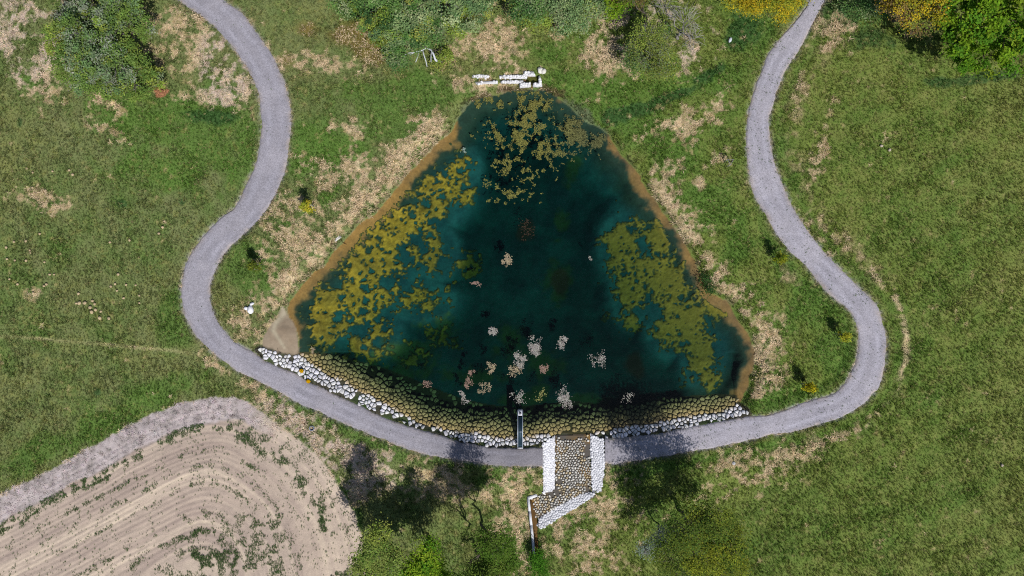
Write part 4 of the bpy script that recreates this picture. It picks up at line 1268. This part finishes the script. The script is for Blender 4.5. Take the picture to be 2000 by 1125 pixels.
def tree(name, label, cat, top_px, hgt, lobes_px, nclump, nleaf, lsize, palette, seed, group=None, trunk_r=0.16, bark=(96, 88, 80), twig=0, twig_col=(150, 148, 150), spread=0.34, up=0.6, shell=0.55, base_px=None, bend=0.0):
    """lobes_px: (px, py, height m, r px, r px, rz m[, palette]) where px, py is where the lobe shows in the picture"""
    rg = np.random.default_rng(seed)
    bx, by = W(*base_px) if base_px else W(top_px[0], top_px[1], hgt * 0.75)
    bz = z1(bx, by)
    root = tag(empty(name, (bx, by, bz)), label, cat, group)
    lobes = []
    for l in lobes_px:
        lx, ly = W(l[0], l[1], l[2]); k_ = (CAMH - l[2]) / CAMH * MPP
        lobes.append((lx - bx, ly - by, l[2] - bz, l[3] * k_, l[4] * k_, l[5]) + tuple(l[6:7]))
    bk = tuple(s(*bark)); mb = MB()
    c0 = np.mean([l[:3] for l in lobes], 0)
    fork = np.array([c0[0] * 0.35, c0[1] * 0.35, max(0.5, c0[2] * 0.45)])
    branchy(mb, (0, 0, -0.3), fork, trunk_r * 1.25, trunk_r * 0.8, rg, 6, 0.05 + bend, bk, 8)
    trunk = mb.build('trunk', M_BARK, root)
    mb = MB()
    for l in lobes:
        pts = branchy(mb, fork, l[:3], trunk_r * 0.6, trunk_r * 0.22, rg, 5, 0.07, bk)
        for q in range(4):
            d = rg.normal(size=3); d /= np.linalg.norm(d); d[2] = abs(d[2])
            branchy(mb, pts[2 + q % 2], np.array(l[:3]) + d * np.array(l[3:6]) * 0.8, trunk_r * 0.25, 0.02, rg, 4, 0.08, bk, 5)
    mb.build('limb', M_BARK, trunk)
    if twig:
        mb = MB(); tc = tuple(s(*twig_col))
        for q in range(twig):
            l = lobes[rg.integers(len(lobes))]
            d = rg.normal(size=3); d /= np.linalg.norm(d); d[2] = abs(d[2])
            e = np.array(l[:3]) + d * np.array(l[3:6]) * rg.uniform(0.75, 1.08)
            b_ = np.array(l[:3]) + d * np.array(l[3:6]) * rg.uniform(0.2, 0.5) + rg.normal(size=3) * 0.2
            mb.tube([b_, (b_ + e) / 2 + rg.normal(size=3) * 0.12, e], [0.022, 0.016, 0.008], 3, tc)
        o = mb.build('twigs', M_BARK, trunk); o['kind'] = 'stuff'
    if nleaf:
        Vq, Fq, Tq = crown_leaves(lobes, nclump, nleaf, lsize, palette, rg, spread, up, shell)
        o = mesh_np('crown', Vq, Fq, M_LEAF, root, tint=Tq); o['kind'] = 'stuff'
    return root


G_OLV = [s(118, 144, 70), s(130, 152, 76), s(106, 134, 66)]
G_GREY = [s(116, 140, 98), s(130, 146, 110), s(104, 132, 84), s(146, 154, 134), s(112, 138, 72)]
G_YEL = [s(140, 156, 72), s(126, 150, 66), s(150, 158, 80)]
G_DEEP = [s(88, 124, 66), s(104, 136, 74), s(76, 110, 64), s(136, 154, 108)]
G_BRI = [s(116, 148, 40), s(104, 140, 38), s(132, 156, 48), s(84, 126, 38)]
G_GOLD = [s(180, 166, 44), s(160, 156, 50), s(192, 168, 46), s(134, 146, 52)]
G_BRN = [s(142, 120, 76), s(156, 132, 82), s(122, 108, 74)]
G_SAGE = [s(122, 148, 98), s(138, 158, 106), s(106, 136, 90), s(160, 172, 128)]

tree('broadleaf_tree', 'large round grey green tree standing alone in the upper left meadow', 'tree', (195, 90), 5,
     [(175, 60, 4.6, 52, 44, 1.6, 1), (130, 70, 3.6, 34, 36, 1.4, 0), (112, 95, 2.6, 22, 30, 1.2, 2), (150, 40, 3.4, 36, 30, 1.3, 1), (185, 110, 4.4, 56, 48, 1.6, 1), (150, 130, 3.4, 40, 38, 1.4, 0), (185, 165, 2.6, 50, 26, 1.3, 0), (225, 130, 3.8, 40, 46, 1.3, 1), (262, 55, 3.6, 36, 46, 1.5, 0), (238, 20, 3.6, 40, 30, 1.4, 1), (250, 100, 3.0, 22, 26, 1.2, 2), (265, 150, 2.6, 40, 40, 1.3, 0), (300, 158, 1.7, 20, 22, 1.0, 2), (240, 175, 2.0, 40, 18, 1.0, 2), (180, 0, 3.8, 50, 34, 1.4, 1)],
     420, 29000, 0.15, [G_OLV, G_GREY, G_YEL], 601, twig=160, spread=0.26, shell=0.7)
for i, (lab, lobes, seed, nl) in enumerate([
    ('mid green tree at the top edge, leftmost of the shrubs above the pond', [(690, -10, 3.2, 46, 40, 1.3, 0), (735, 20, 3.8, 44, 46, 1.5, 0), (780, -10, 4.4, 50, 50, 1.6, 0), (760, 55, 3.0, 36, 34, 1.3, 2)], 611, 15000),
    ('dense green shrub reaching down towards the pond above a pale bare branch', [(800, 45, 3.4, 42, 44, 1.4, 1), (785, 90, 2.6, 34, 34, 1.2, 0), (832, 56, 3.0, 36, 30, 1.3, 0), (775, 118, 1.7, 18, 16, 0.8, 0), (862, 110, 0.8, 18, 20, 0.5, 2)], 612, 14000),
    ('sage green shrub right of the dense one at the top edge', [(870, 5, 3.4, 44, 44, 1.4, 1), (915, 20, 3.0, 36, 40, 1.3, 1), (895, 45, 2.0, 30, 22, 0.9, 2), (940, -15, 3.0, 30, 30, 1.2, 1)], 613, 10000)]):
    tree('green_shrub', lab, 'tree', (lobes[0][0], lobes[0][1]), 4, lobes, nl // 85, nl, 0.15, [G_DEEP, G_SAGE, G_YEL], seed, 'shrubs along the top edge', 0.12, spread=0.27, twig=90, shell=0.7)
tree('green_shrub', 'dark sage shrub at the top edge above the inlet, left of its paler twin', 'tree', (1035, 10), 3.6, [(1035, 5, 3.4, 34, 34, 1.3, 0), (1020, 20, 2.2, 20, 22, 1.0, 0), (1050, 35, 2.0, 24, 22, 0.9, 2)], 100, 6500, 0.14, [G_DEEP, G_SAGE, G_YEL], 614, 'shrubs along the top edge', 0.1, twig=60)
tree('green_shrub', 'pale sage shrub at the top edge above the inlet, right of its darker twin', 'tree', (1115, 10), 3.6, [(1100, 5, 3.6, 40, 40, 1.4, 1), (1130, 25, 3.0, 36, 36, 1.3, 1), (1095, 48, 2.0, 22, 20, 0.9, 0), (1160, 5, 2.8, 30, 30, 1.2, 1)], 130, 8500, 0.14, [G_DEEP, G_SAGE, G_YEL], 615, 'shrubs along the top edge', 0.1, twig=120)
tree('yellow_bush', 'small bright yellow green bush at the top edge beside the pale sage shrub', 'bush', (1198, 8), 3.6, [(1198, 6, 3.2, 20, 22, 1.2, 0), (1212, -8, 3.4, 18, 18, 1.0, 0), (1196, 24, 2.4, 10, 10, 0.7, 0)], 50, 2800, 0.14, [G_BRI], 616, trunk_r=0.07)
tree('sparse_tree', 'light loose leafed tree beside the bare grey branches at upper right', 'tree', (1275, 95), 4, [(1262, 70, 4.2, 26, 30, 1.3, 1), (1290, 80, 4.0, 26, 36, 1.3, 0), (1270, 115, 3.0, 40, 32, 1.3, 0), (1285, 135, 2.2, 34, 20, 1.0, 1), (1235, 105, 2.6, 20, 34, 1.1, 2)], 150, 7500, 0.11, [[s(112, 128, 70), s(124, 136, 66)], G_YEL, G_DEEP], 617, trunk_r=0.1, twig=260, twig_col=(140, 142, 138), spread=0.4)
tree('bare_tree', 'bare grey tree with thin twigs at upper right, right of the loose leafed tree', 'tree', (1320, 40), 5, [(1335, 40, 5.0, 40, 36, 1.6), (1300, 10, 5.2, 40, 30, 1.6), (1350, 75, 3.6, 30, 30, 1.2)], 0, 0, 0.1, [G_BRN], 618, trunk_r=0.13, bark=(142, 138, 136), twig=150, twig_col=(166, 162, 160), base_px=(1325, 78), bend=0.03)
tree('brown_tree', 'tree in brown bud, top edge, shading brown leaf litter left of the loose leafed tree', 'tree', (1240, -10), 5, [(1235, -25, 5.5, 34, 36, 1.6), (1265, -30, 6.0, 34, 30, 1.6), (1215, -12, 4.2, 18, 20, 1.0)], 70, 2600, 0.12, [[s(110, 96, 60), s(104, 108, 52)]], 619, trunk_r=0.13, twig=420, twig_col=(120, 108, 100), base_px=(1262, 50))
tree('golden_tree', 'golden yellow flowering tree at the top edge beside the right path', 'tree', (1490, -10), 5, [(1440, -8, 4.2, 34, 24, 1.2, 0), (1480, -6, 4.6, 36, 30, 1.3, 0), (1525, -8, 4.6, 34, 36, 1.3, 0), (1560, -14, 4.2, 26, 26, 1.1, 0), (1470, 8, 3.4, 26, 16, 0.9, 0), (1530, 18, 3.4, 20, 16, 0.9, 0)], 170, 9500, 0.13, [G_GOLD], 620, trunk_r=0.13)
tree('golden_tree', 'tall tree with yellow and brown young leaves left of the huge bright green tree', 'tree', (1780, 0), 8, [(1790, 0, 8.5, 44, 40, 2.0, 0), (1822, 20, 8.5, 24, 34, 1.6, 0), (1760, 10, 7.0, 36, 36, 1.8, 1), (1800, 45, 6.5, 24, 24, 1.4, 2), (1775, 55, 4.5, 18, 22, 1.4, 1)], 170, 7800, 0.14, [G_GOLD, G_BRN, G_YEL], 621, trunk_r=0.16, twig=260, twig_col=(120, 104, 92), base_px=(1745, 40))
tree('green_shrub', 'low dark green bush at the foot of the tall yellow and brown tree', 'bush', (1690, 10), 2, [(1675, 12, 1.6, 30, 26, 0.8, 0), (1705, 25, 1.8, 26, 24, 0.9, 0), (1690, -8, 1.8, 34, 22, 0.9, 0)], 80, 4200, 0.12, [G_DEEP], 622, trunk_r=0.06)
tree('broadleaf_tree', 'huge bright green leafy tree filling the upper right corner', 'tree', (1930, 0), 9,
     [(1900, 20, 9.2, 60, 50, 2.4, 0), (1960, 10, 10.0, 60, 54, 2.4, 0), (2020, 40, 9.4, 60, 60, 2.4, 0), (1945, 70, 8.2, 56, 46, 2.2, 0), (1890, 80, 6.6, 46, 40, 2.0, 0), (1860, 45, 7.2, 36, 36, 2.0, 0), (1920, 115, 5.6, 50, 30, 1.8, 0), (1980, 100, 6.8, 46, 40, 2.0, 0), (1855, 95, 4.8, 28, 26, 1.4, 0), (1880, 125, 3.6, 30, 20, 1.2, 0), (1950, -40, 9.6, 80, 50, 2.4, 0), (1880, -20, 9.2, 50, 46, 2.0, 0)],
     250, 21000, 0.21, [G_BRI], 623, trunk_r=0.3, base_px=(1880, 60), spread=0.27, up=0.5, bark=(70, 62, 52), shell=0.8)
tree('pale_tree', 'pale yellow green tree at the bottom edge beside the arable field', 'tree', (735, 1085), 7, [(735, 1070, 7.0, 28, 34, 1.8, 0), (760, 1095, 6.0, 26, 30, 1.6, 0), (725, 1110, 6.0, 34, 34, 1.7, 0), (740, 1045, 7.4, 18, 20, 1.3, 1), (755, 1140, 5.0, 40, 30, 1.5, 0)], 170, 12500, 0.14, [[s(120, 140, 70), s(134, 148, 78), s(102, 128, 60)], G_YEL], 630, trunk_r=0.14, twig=220, spread=0.36)
tree('bright_tree', 'bright green tree at the bottom edge right of the pale one', 'tree', (830, 1110), 6, [(815, 1110, 5.4, 36, 26, 1.5, 0), (840, 1095, 5.8, 22, 28, 1.4, 0), (838, 1068, 6.4, 12, 18, 1.0, 0), (800, 1135, 5.0, 40, 26, 1.3, 0), (850, 1130, 5.0, 24, 30, 1.3, 0)], 130, 10500, 0.16, [G_BRI], 631, trunk_r=0.12)
tree('slender_tree', 'thin dark leafed tree cut by the bottom edge left of the outlet channel', 'tree', (945, 1130), 9, [(930, 1135, 8.8, 34, 36, 1.9, 0), (905, 1150, 7.6, 30, 30, 1.5, 0), (960, 1120, 7.6, 26, 30, 1.5, 0)], 110, 9000, 0.13, [[s(92, 116, 50), s(104, 124, 54)]], 632, trunk_r=0.12, base_px=(935, 1074), twig=160, twig_col=(120, 118, 104), bend=0.03)
tree('slender_tree', 'thin dark leafed tree with see-through crown nearest the outlet channel', 'tree', (965, 1070), 8, [(968, 1062, 8.0, 32, 34, 1.7, 0), (985, 1090, 6.8, 26, 32, 1.4, 0), (955, 1092, 6.4, 20, 24, 1.2, 0)], 100, 8000, 0.12, [[s(84, 114, 44), s(100, 124, 52)]], 633, trunk_r=0.11, base_px=(942, 1030), twig=140, twig_col=(130, 128, 110), bend=0.03)
tree('sparse_tree', 'large see-through olive tree casting a long shadow onto the right path', 'tree', (1370, 1050), 9, [(1340, 1030, 9.2, 40, 40, 2.0, 0), (1385, 1020, 8.6, 44, 44, 2.0, 0), (1420, 1055, 7.6, 40, 44, 1.9, 0), (1375, 1075, 8.0, 46, 40, 1.9, 1), (1320, 1085, 6.8, 40, 36, 1.8, 0), (1410, 1100, 6.4, 40, 34, 1.7, 1), (1345, 1120, 6.2, 44, 30, 1.6, 0)], 250, 21000, 0.135, [[s(92, 112, 48), s(104, 118, 50), s(80, 104, 46)], [s(126, 134, 46), s(114, 126, 48)]], 634, trunk_r=0.16, base_px=(1330, 1000), twig=420, twig_col=(116, 112, 92), spread=0.45)
tree('grey_shrub', 'silvery grey twiggy shrub in the deep shade of the large olive tree', 'bush', (1303, 1048), 4, [(1304, 1045, 4.6, 20, 20, 1.1, 0), (1292, 1062, 3.6, 22, 16, 0.9, 0), (1262, 1072, 2.4, 14, 14, 0.8, 0)], 60, 2300, 0.10, [[s(146, 160, 150), s(128, 144, 132)]], 635, trunk_r=0.06, twig=120)
tree('leafy_bush', 'small fresh green bush at the lower end of the outlet channel', 'bush', (1052, 1095), 1.2, [(1052, 1088, 0.2, 11, 10, 0.6, 0), (1050, 1102, 0.1, 11, 12, 0.6, 0), (1054, 1115, 0.0, 10, 10, 0.5, 0)], 40, 2200, 0.11, [[s(64, 112, 34), s(80, 124, 40)]], 636, trunk_r=0.03)

tree('leafy_bush', 'low dark green bush overhanging the right shore where it bends', 'bush', (1384, 562), 0.6, [(1385, 564, 0.2, 7, 7, 0.35, 0), (1378, 549, 0.1, 5, 6, 0.3, 0)], 16, 700, 0.11, [[s(58, 88, 44), s(48, 78, 42)]], 637, trunk_r=0.03)

# pale bare snag below the dense shrub
x, y = W(818, 112); zb = z1(x, y)
snag = tag(empty('dead_branch', (x, y, zb)), 'pale bare forked dead branch at the lower edge of the dense green shrub', 'branch')
mb = MB(); bk = tuple(s(196, 200, 208))
SZ = zb + 2.3
main = [(850, 116), (847, 107), (843, 99), (836, 94), (831, 93), (826, 98), (818, 101), (808, 103), (800, 107)]
for seq, r0 in ((main, 0.10), ([(826, 98), (828, 108), (832, 120), (834, 130)], 0.07), ([(808, 103), (800, 104), (790, 108)], 0.05), ([(843, 99), (842, 110), (842, 122)], 0.05), ([(818, 101), (816, 112), (812, 122)], 0.045)):
    m = len(seq)
    mb.tube([(W(*p, SZ)[0] - x, W(*p, SZ)[1] - y, 2.3 + 0.15 * math.sin(i * 1.3)) for i, p in enumerate(seq)], list(np.linspace(r0, 0.03, m)), 6, bk)
p0 = W(850, 116, SZ); p1 = W(856, 122)
mb.tube([(p0[0] - x, p0[1] - y, 2.3), (p1[0] - x, p1[1] - y, -0.1)], [0.1, 0.12], 7, bk)
mb.build('branch_wood', M_BARK, snag)

# brown brush heap beside the lone tree
rg = np.random.default_rng(641); n = 900
r_ = np.sqrt(rg.random(n)); a = rg.uniform(0, 2 * math.pi, n)
rad = 0.65 * (1 + 0.18 * np.sin(3 * a + 1) + 0.12 * np.sin(5 * a))
cen = np.stack([r_ * rad * np.cos(a), r_ * rad * np.sin(a) * 0.75, 0.45 * (1 - r_ ** 2) * rg.uniform(0.3, 1.0, n) + 0.05], 1)
Vq, Fq = quads(cen, rg.uniform(0.07, 0.16, n), 0.5, rg, 2.2)
o = mesh_np('brush_heap', Vq, Fq, M_BITS, tint=np.repeat(s(176, 128, 96)[None] * rg.uniform(0.65, 1.15, (n, 1)), 4, 0))
x, y = W(314, 180); o.location = (x, y, z1(x, y)); tag(o, 'small rusty brown heap of dry leaves at the lower right of the lone tree', 'heap')

# yellow flower clumps at the path edge
for i, (px, py, lab) in enumerate([(589, 724, 'round yellow flower clump among the white stones, upper of two'), (603, 744, 'round yellow flower clump at the path edge, lower of two')]):
    rg = np.random.default_rng(650 + i); x, y = W(px, py)
    root = tag(empty('flower_clump', (x, y, z1(x, y))), lab, 'flowers', 'yellow flowers by the left path')
    n = 150; d = rg.normal(size=(n, 3)); d /= np.linalg.norm(d, axis=1)[:, None]; d[:, 2] = np.abs(d[:, 2])
    Vq, Fq = quads(d * np.array([0.19, 0.19, 0.22]) * rg.uniform(.6, 1, (n, 1)) + np.array([0, 0, 0.12]), 0.11, 0.4, rg, 2.0)
    mesh_np('foliage', Vq, Fq, M_LEAF, root, tint=np.repeat(s(58, 84, 36)[None] * rg.uniform(.6, 1.2, (n, 1)), 4, 0))
    n = 70; d = rg.normal(size=(n, 3)); d /= np.linalg.norm(d, axis=1)[:, None]; d[:, 2] = np.abs(d[:, 2])
    Vq, Fq = quads(d * np.array([0.17, 0.17, 0.12]) + np.array([0.01, -0.02, 0.27]), 0.10, 0.85, rg, 1.1)
    mesh_np('blossoms', Vq, Fq, M_LEAF, root, tint=np.repeat(s(226, 178, 20)[None] * rg.uniform(.8, 1.1, (n, 1)), 4, 0))


# ------------------------------------------------------------------ staked saplings
def sapling(px, py, h, crown, label, seed, col):
    rg = np.random.default_rng(seed); x, y = W(px, py); z = z1(x, y)
    root = tag(empty('staked_sapling', (x, y, z)), label, 'sapling', 'staked saplings round the pond')
    bk = tuple(s(92, 80, 66))
    mb = MB(); branchy(mb, (0, 0, -0.1), (0.05, 0.02, h * 0.95), 0.035, 0.012, rg, 6, 0.02, bk)
    for q in range(9):
        a = rg.uniform(0, 6.28); t = rg.uniform(0.45, 0.9)
        branchy(mb, (0.03 * t, 0, h * t), (0.45 * crown * math.cos(a), 0.45 * crown * math.sin(a), h * t + rg.uniform(0.15, 0.5)), 0.018, 0.006, rg, 4, 0.05, bk, 5)
    mb.build('trunk', M_BARK, root)
    st = [(0.32 * math.cos(a), 0.32 * math.sin(a)) for a in (0.5, 2.6, 4.7)]
    for sx, sy in st:
        mb = MB(); mb.tube([(sx, sy, -0.2), (sx * 0.96, sy * 0.96, 1.35)], [0.04, 0.035], 7); mb.build('stake', M_TIMBER, root)
    for i in range(3):
        (ax_, ay_), (bx_, by_) = st[i], st[(i + 1) % 3]
        mb = MB(); mb.box(((ax_ + bx_) / 2, (ay_ + by_) / 2, 1.25), (math.hypot(bx_ - ax_, by_ - ay_) + 0.1, 0.03, 0.08), math.atan2(by_ - ay_, bx_ - ax_)); mb.build('cross_rail', M_TIMBER, root)
    if crown > 0.3:
        lob = [(0, 0, h * 0.82, 0.36 * crown, 0.36 * crown, 0.5), (0.18, -0.1, h * 0.55, 0.45 * crown, 0.4 * crown, 0.4), (-0.2, 0.1, h * 0.5, 0.45 * crown, 0.4 * crown, 0.4)]
        Vq, Fq, Tq = crown_leaves(lob, 34, 900 * crown, 0.12, [[s(*c) for c in col]], rg, 0.10, 0.4, 0.3)
        o = mesh_np('crown', Vq, Fq, M_LEAF, root, tint=Tq); o['kind'] = 'stuff'


YG = [(172, 172, 56), (150, 160, 56), (190, 178, 60)]
sapling(607, 405, 2.5, 1.25, 'yellow green staked sapling on the straw bank beside the upper left shore', 701, YG)
sapling(506, 520, 2.5, 1.1, 'staked sapling on the green lawn between the left path bend and the pond', 702, [(118, 128, 50), (96, 112, 44)])
sapling(1420, 319, 2.2, 0.3, 'nearly leafless staked sapling left of the upper right path', 703, YG)
sapling(1515, 505, 2.5, 1.0, 'yellow green sapling tight beside the right path at mid height', 704, [(140, 146, 44), (112, 132, 40)])
sapling(1637, 655, 2.5, 0.95, 'staked sapling inside the large right hand path bend', 705, YG)
sapling(1570, 752, 2.6, 1.05, 'yellow sapling at the lower right between the pond and the path', 706, [(186, 172, 40), (150, 152, 40)])

# ------------------------------------------------------------------ grass (instanced tufts on scattered points)
def tuft_mesh(name, blades, h, w, lean, seed):
    rg = np.random.default_rng(seed); vv = []; ff = []
    for b in range(blades):
        a = rg.uniform(0, 6.283); r = rg.uniform(0, 0.05); le = lean * rg.uniform(0.4, 1.2); hh = h * rg.uniform(0.6, 1.15)
        bx, by = r * math.cos(a), r * math.sin(a); d = np.array([math.cos(a), math.sin(a)]); pn = np.array([-d[1], d[0]]) * w
        n = len(vv)
        m_ = np.array([bx, by]) + d * le * 0.45; t_ = np.array([bx, by]) + d * le
        vv += [(bx - pn[0], by - pn[1], -0.02), (bx + pn[0], by + pn[1], -0.02), (m_[0] + pn[0] * 0.8, m_[1] + pn[1] * 0.8, hh * 0.75), (m_[0] - pn[0] * 0.8, m_[1] - pn[1] * 0.8, hh * 0.75), (t_[0], t_[1], hh * (1.0 if lean < 0.2 else 0.7))]
        ff += [[n, n + 1, n + 2, n + 3], [n + 3, n + 2, n + 4]]
    return mesh_np(name, vv, ff, M_GRASS, link=False)


def scatter(name, pts, scl, rot, tint, tuft, label, cat):
    me = bpy.data.meshes.new(name)
    me.vertices.add(len(pts)); me.vertices.foreach_set('co', np.asarray(pts, np.float32).ravel())
    a = me.attributes.new('scl', 'FLOAT', 'POINT'); a.data.foreach_set('value', np.asarray(scl, np.float32))
    a = me.attributes.new('rot', 'FLOAT_VECTOR', 'POINT'); a.data.foreach_set('vector', np.asarray(rot, np.float32).ravel())
    a = me.attributes.new('tint', 'FLOAT_COLOR', 'POINT')
    a.data.foreach_set('color', np.concatenate([tint, np.ones((len(tint), 1))], 1).astype(np.float32).ravel())
    o = bpy.data.objects.new(name, me); COL.objects.link(o)
    ng = bpy.data.node_groups.new(name + '_scatter', 'GeometryNodeTree')
    ng.interface.new_socket('Geometry', in_out='INPUT', socket_type='NodeSocketGeometry')
    ng.interface.new_socket('Geometry', in_out='OUTPUT', socket_type='NodeSocketGeometry')
    gi = ng.nodes.new('NodeGroupInput'); go = ng.nodes.new('NodeGroupOutput')
    iop = ng.nodes.new('GeometryNodeInstanceOnPoints')
    oi = ng.nodes.new('GeometryNodeObjectInfo'); oi.inputs['Object'].default_value = tuft
    na = ng.nodes.new('GeometryNodeInputNamedAttribute'); na.data_type = 'FLOAT'; na.inputs['Name'].default_value = 'scl'
    nr = ng.nodes.new('GeometryNodeInputNamedAttribute'); nr.data_type = 'FLOAT_VECTOR'; nr.inputs['Name'].default_value = 'rot'
    L = ng.links
    L.new(gi.outputs[0], iop.inputs['Points']); L.new(oi.outputs['Geometry'], iop.inputs['Instance'])
    L.new(nr.outputs['Attribute'], iop.inputs['Rotation']); L.new(na.outputs['Attribute'], iop.inputs['Scale'])
    L.new(iop.outputs['Instances'], go.inputs[0])
    md = o.modifiers.new('scatter', 'NODES'); md.node_group = ng
    return tag(o, label, cat, kind='stuff')


rg = np.random.default_rng(800)
NG = 330000
gpx = np.concatenate([rg.uniform(-60, 2060, NG), rg.uniform(-60, 712, 110000)]); gpy = np.concatenate([rg.uniform(-50, 1175, NG), rg.uniform(775, 1175, 110000)]); NE = NG; NG = len(gpx)
X, Y, dp, dl, dr, dpo, df, dfan, dsp = ground_fields(gpx, gpy)
ok = (dpo > 0.12) & (dfan > 2) & (dsp > 1) & (D_REV(gpx, gpy) > -1)
# on the gravel: weeds, thick on the right path only
onp = dp < 0.5
wn2 = fbm(X, Y, 0.9, 805, 3)
pw = np.where(px_right := (gpx > 1180), np.clip(0.045 + 0.12 * (fbm(X, Y, 4, 807, 2) > 0.25) * (wn2 > 0) + 0.05 * np.exp(dp / 4.0), 0, 1), 0.006 + 0.04 * np.exp(dp / 2.0))
ok &= ~onp | (rg.random(NG) < pw)
# in the field: weeds in rows parallel to its edge
infd = df < -1
ok &= infd | (np.arange(NG) < NE)
t_ = np.where(-df < 78, -df, -D_ROW(gpx, gpy) + 4)
rows = np.zeros(NG)
for c_, w_, a_ in ((58, 8, 2.2), (100, 4, .6), (128, 3, .4), (160, 4, .35), (215, 6, .5), (245, 6, .75), (275, 8, .6), (300, 8, .5)):
    rows = np.maximum(rows, a_ * np.exp(-((t_ - c_ - 5 * fbm(X, Y, 7, 811, 2)) / w_) ** 2))
patch = np.clip(0.7 + 0.9 * fbm(X, Y, 4, 815, 3), 0, 1)
east = sstep(380, 560, gpx) * np.exp(-((t_ - 40) / 30) ** 2) * 0.4 + sstep(400, 470, gpx) * sstep(980, 1060, gpy) * sstep(620, 520, gpx) * 0.55
cor = sstep(0.1, 0.6, blobs([(430, 1100, 130, 40, -12), (500, 1040, 70, 40, 10), (540, 1060, 50, 60)], gpx, gpy) + 0.4 * fbm(X, Y, 1.2, 817, 3))
fd = np.clip(rows * patch * 0.8 + east * patch * 0.7 + cor * 0.36 + 0.035, 0, 1) * np.clip(0.45 + 1.3 * fbm(X, Y, 0.6, 819, 2), 0, 1) * 1.5
ver = (-df < np.interp(gpx, [0, 300, 420, 520], [44, 46, 46, 26])) & (gpx < 540)
fd = np.where(ver & (np.arange(NG) < NE), 0.35, np.where(ver, 0, fd))
ok &= ~infd | (rg.random(NG) < fd)
kk = ok
gpx, gpy, X, Y, dp, dpo, df, infd, onp, ver = [q[kk] for q in (gpx, gpy, X, Y, dp, dpo, df, infd, onp, ver)]
n = len(gpx)
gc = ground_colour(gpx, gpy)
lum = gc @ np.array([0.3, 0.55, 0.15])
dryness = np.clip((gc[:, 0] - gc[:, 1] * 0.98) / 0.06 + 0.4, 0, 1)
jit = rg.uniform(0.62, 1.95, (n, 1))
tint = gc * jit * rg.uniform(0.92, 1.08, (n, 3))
fleck = (rg.random(n) < 0.07) & ~infd & ~onp
tint[fleck] = s(176, 170, 120) * rg.uniform(0.7, 1.2, (fleck.sum(), 1))
dkm = (rg.random(n) < 0.09) & (dryness < 0.5)
tint[dkm] = tint[dkm] * 0.6
st_ = (dryness > 0.55) & ~infd & ~onp
u_ = rg.random(n)
q_ = st_ & (u_ < 0.08); tint[q_] = s(92, 108, 58) * rg.uniform(0.6, 1.3, (q_.sum(), 1))
q_ = st_ & (u_ > 0.75); tint[q_] = s(228, 206, 176) * rg.uniform(0.8, 1.2, (q_.sum(), 1))
q_ = st_ & (u_ > 0.08) & (u_ < 0.15); tint[q_] = s(116, 98, 76) * rg.uniform(0.7, 1.2, (q_.sum(), 1))
wd_ = (infd & ~ver) | onp
tint[wd_] = s(108, 132, 84) * rg.uniform(0.6, 1.3, (wd_.sum(), 1))
scl = rg.uniform(0.55, 1.15, n) * (1 + 0.35 * fbm(X, Y, 1.5, 821, 3))
scl[onp] *= 0.6; scl[infd] *= 0.8
scl *= np.where(dpo < 0.7, 1.25, 1.0)
pts = np.stack([X, Y, zg(X, Y)], 1)
pts[onp, 2] = 0.065
rot = np.stack([rg.normal(size=n) * 0.12, rg.normal(size=n) * 0.12, rg.uniform(0, 6.283, n)], 1)
straw = (dryness > 0.55) & ~wd_
tA = tuft_mesh('grass_tuft', 6, 0.14, 0.016, 0.12, 1); tB = tuft_mesh('straw_tuft', 5, 0.10, 0.022, 0.34, 2)
scatter('grass', pts[~straw], scl[~straw], rot[~straw], tint[~straw], tA, 'short green meadow grass around the pond and paths', 'grass')
scatter('dry_grass', pts[straw], scl[straw], rot[straw], tint[straw], tB, 'dry straw coloured grass on the banks and verges', 'grass')
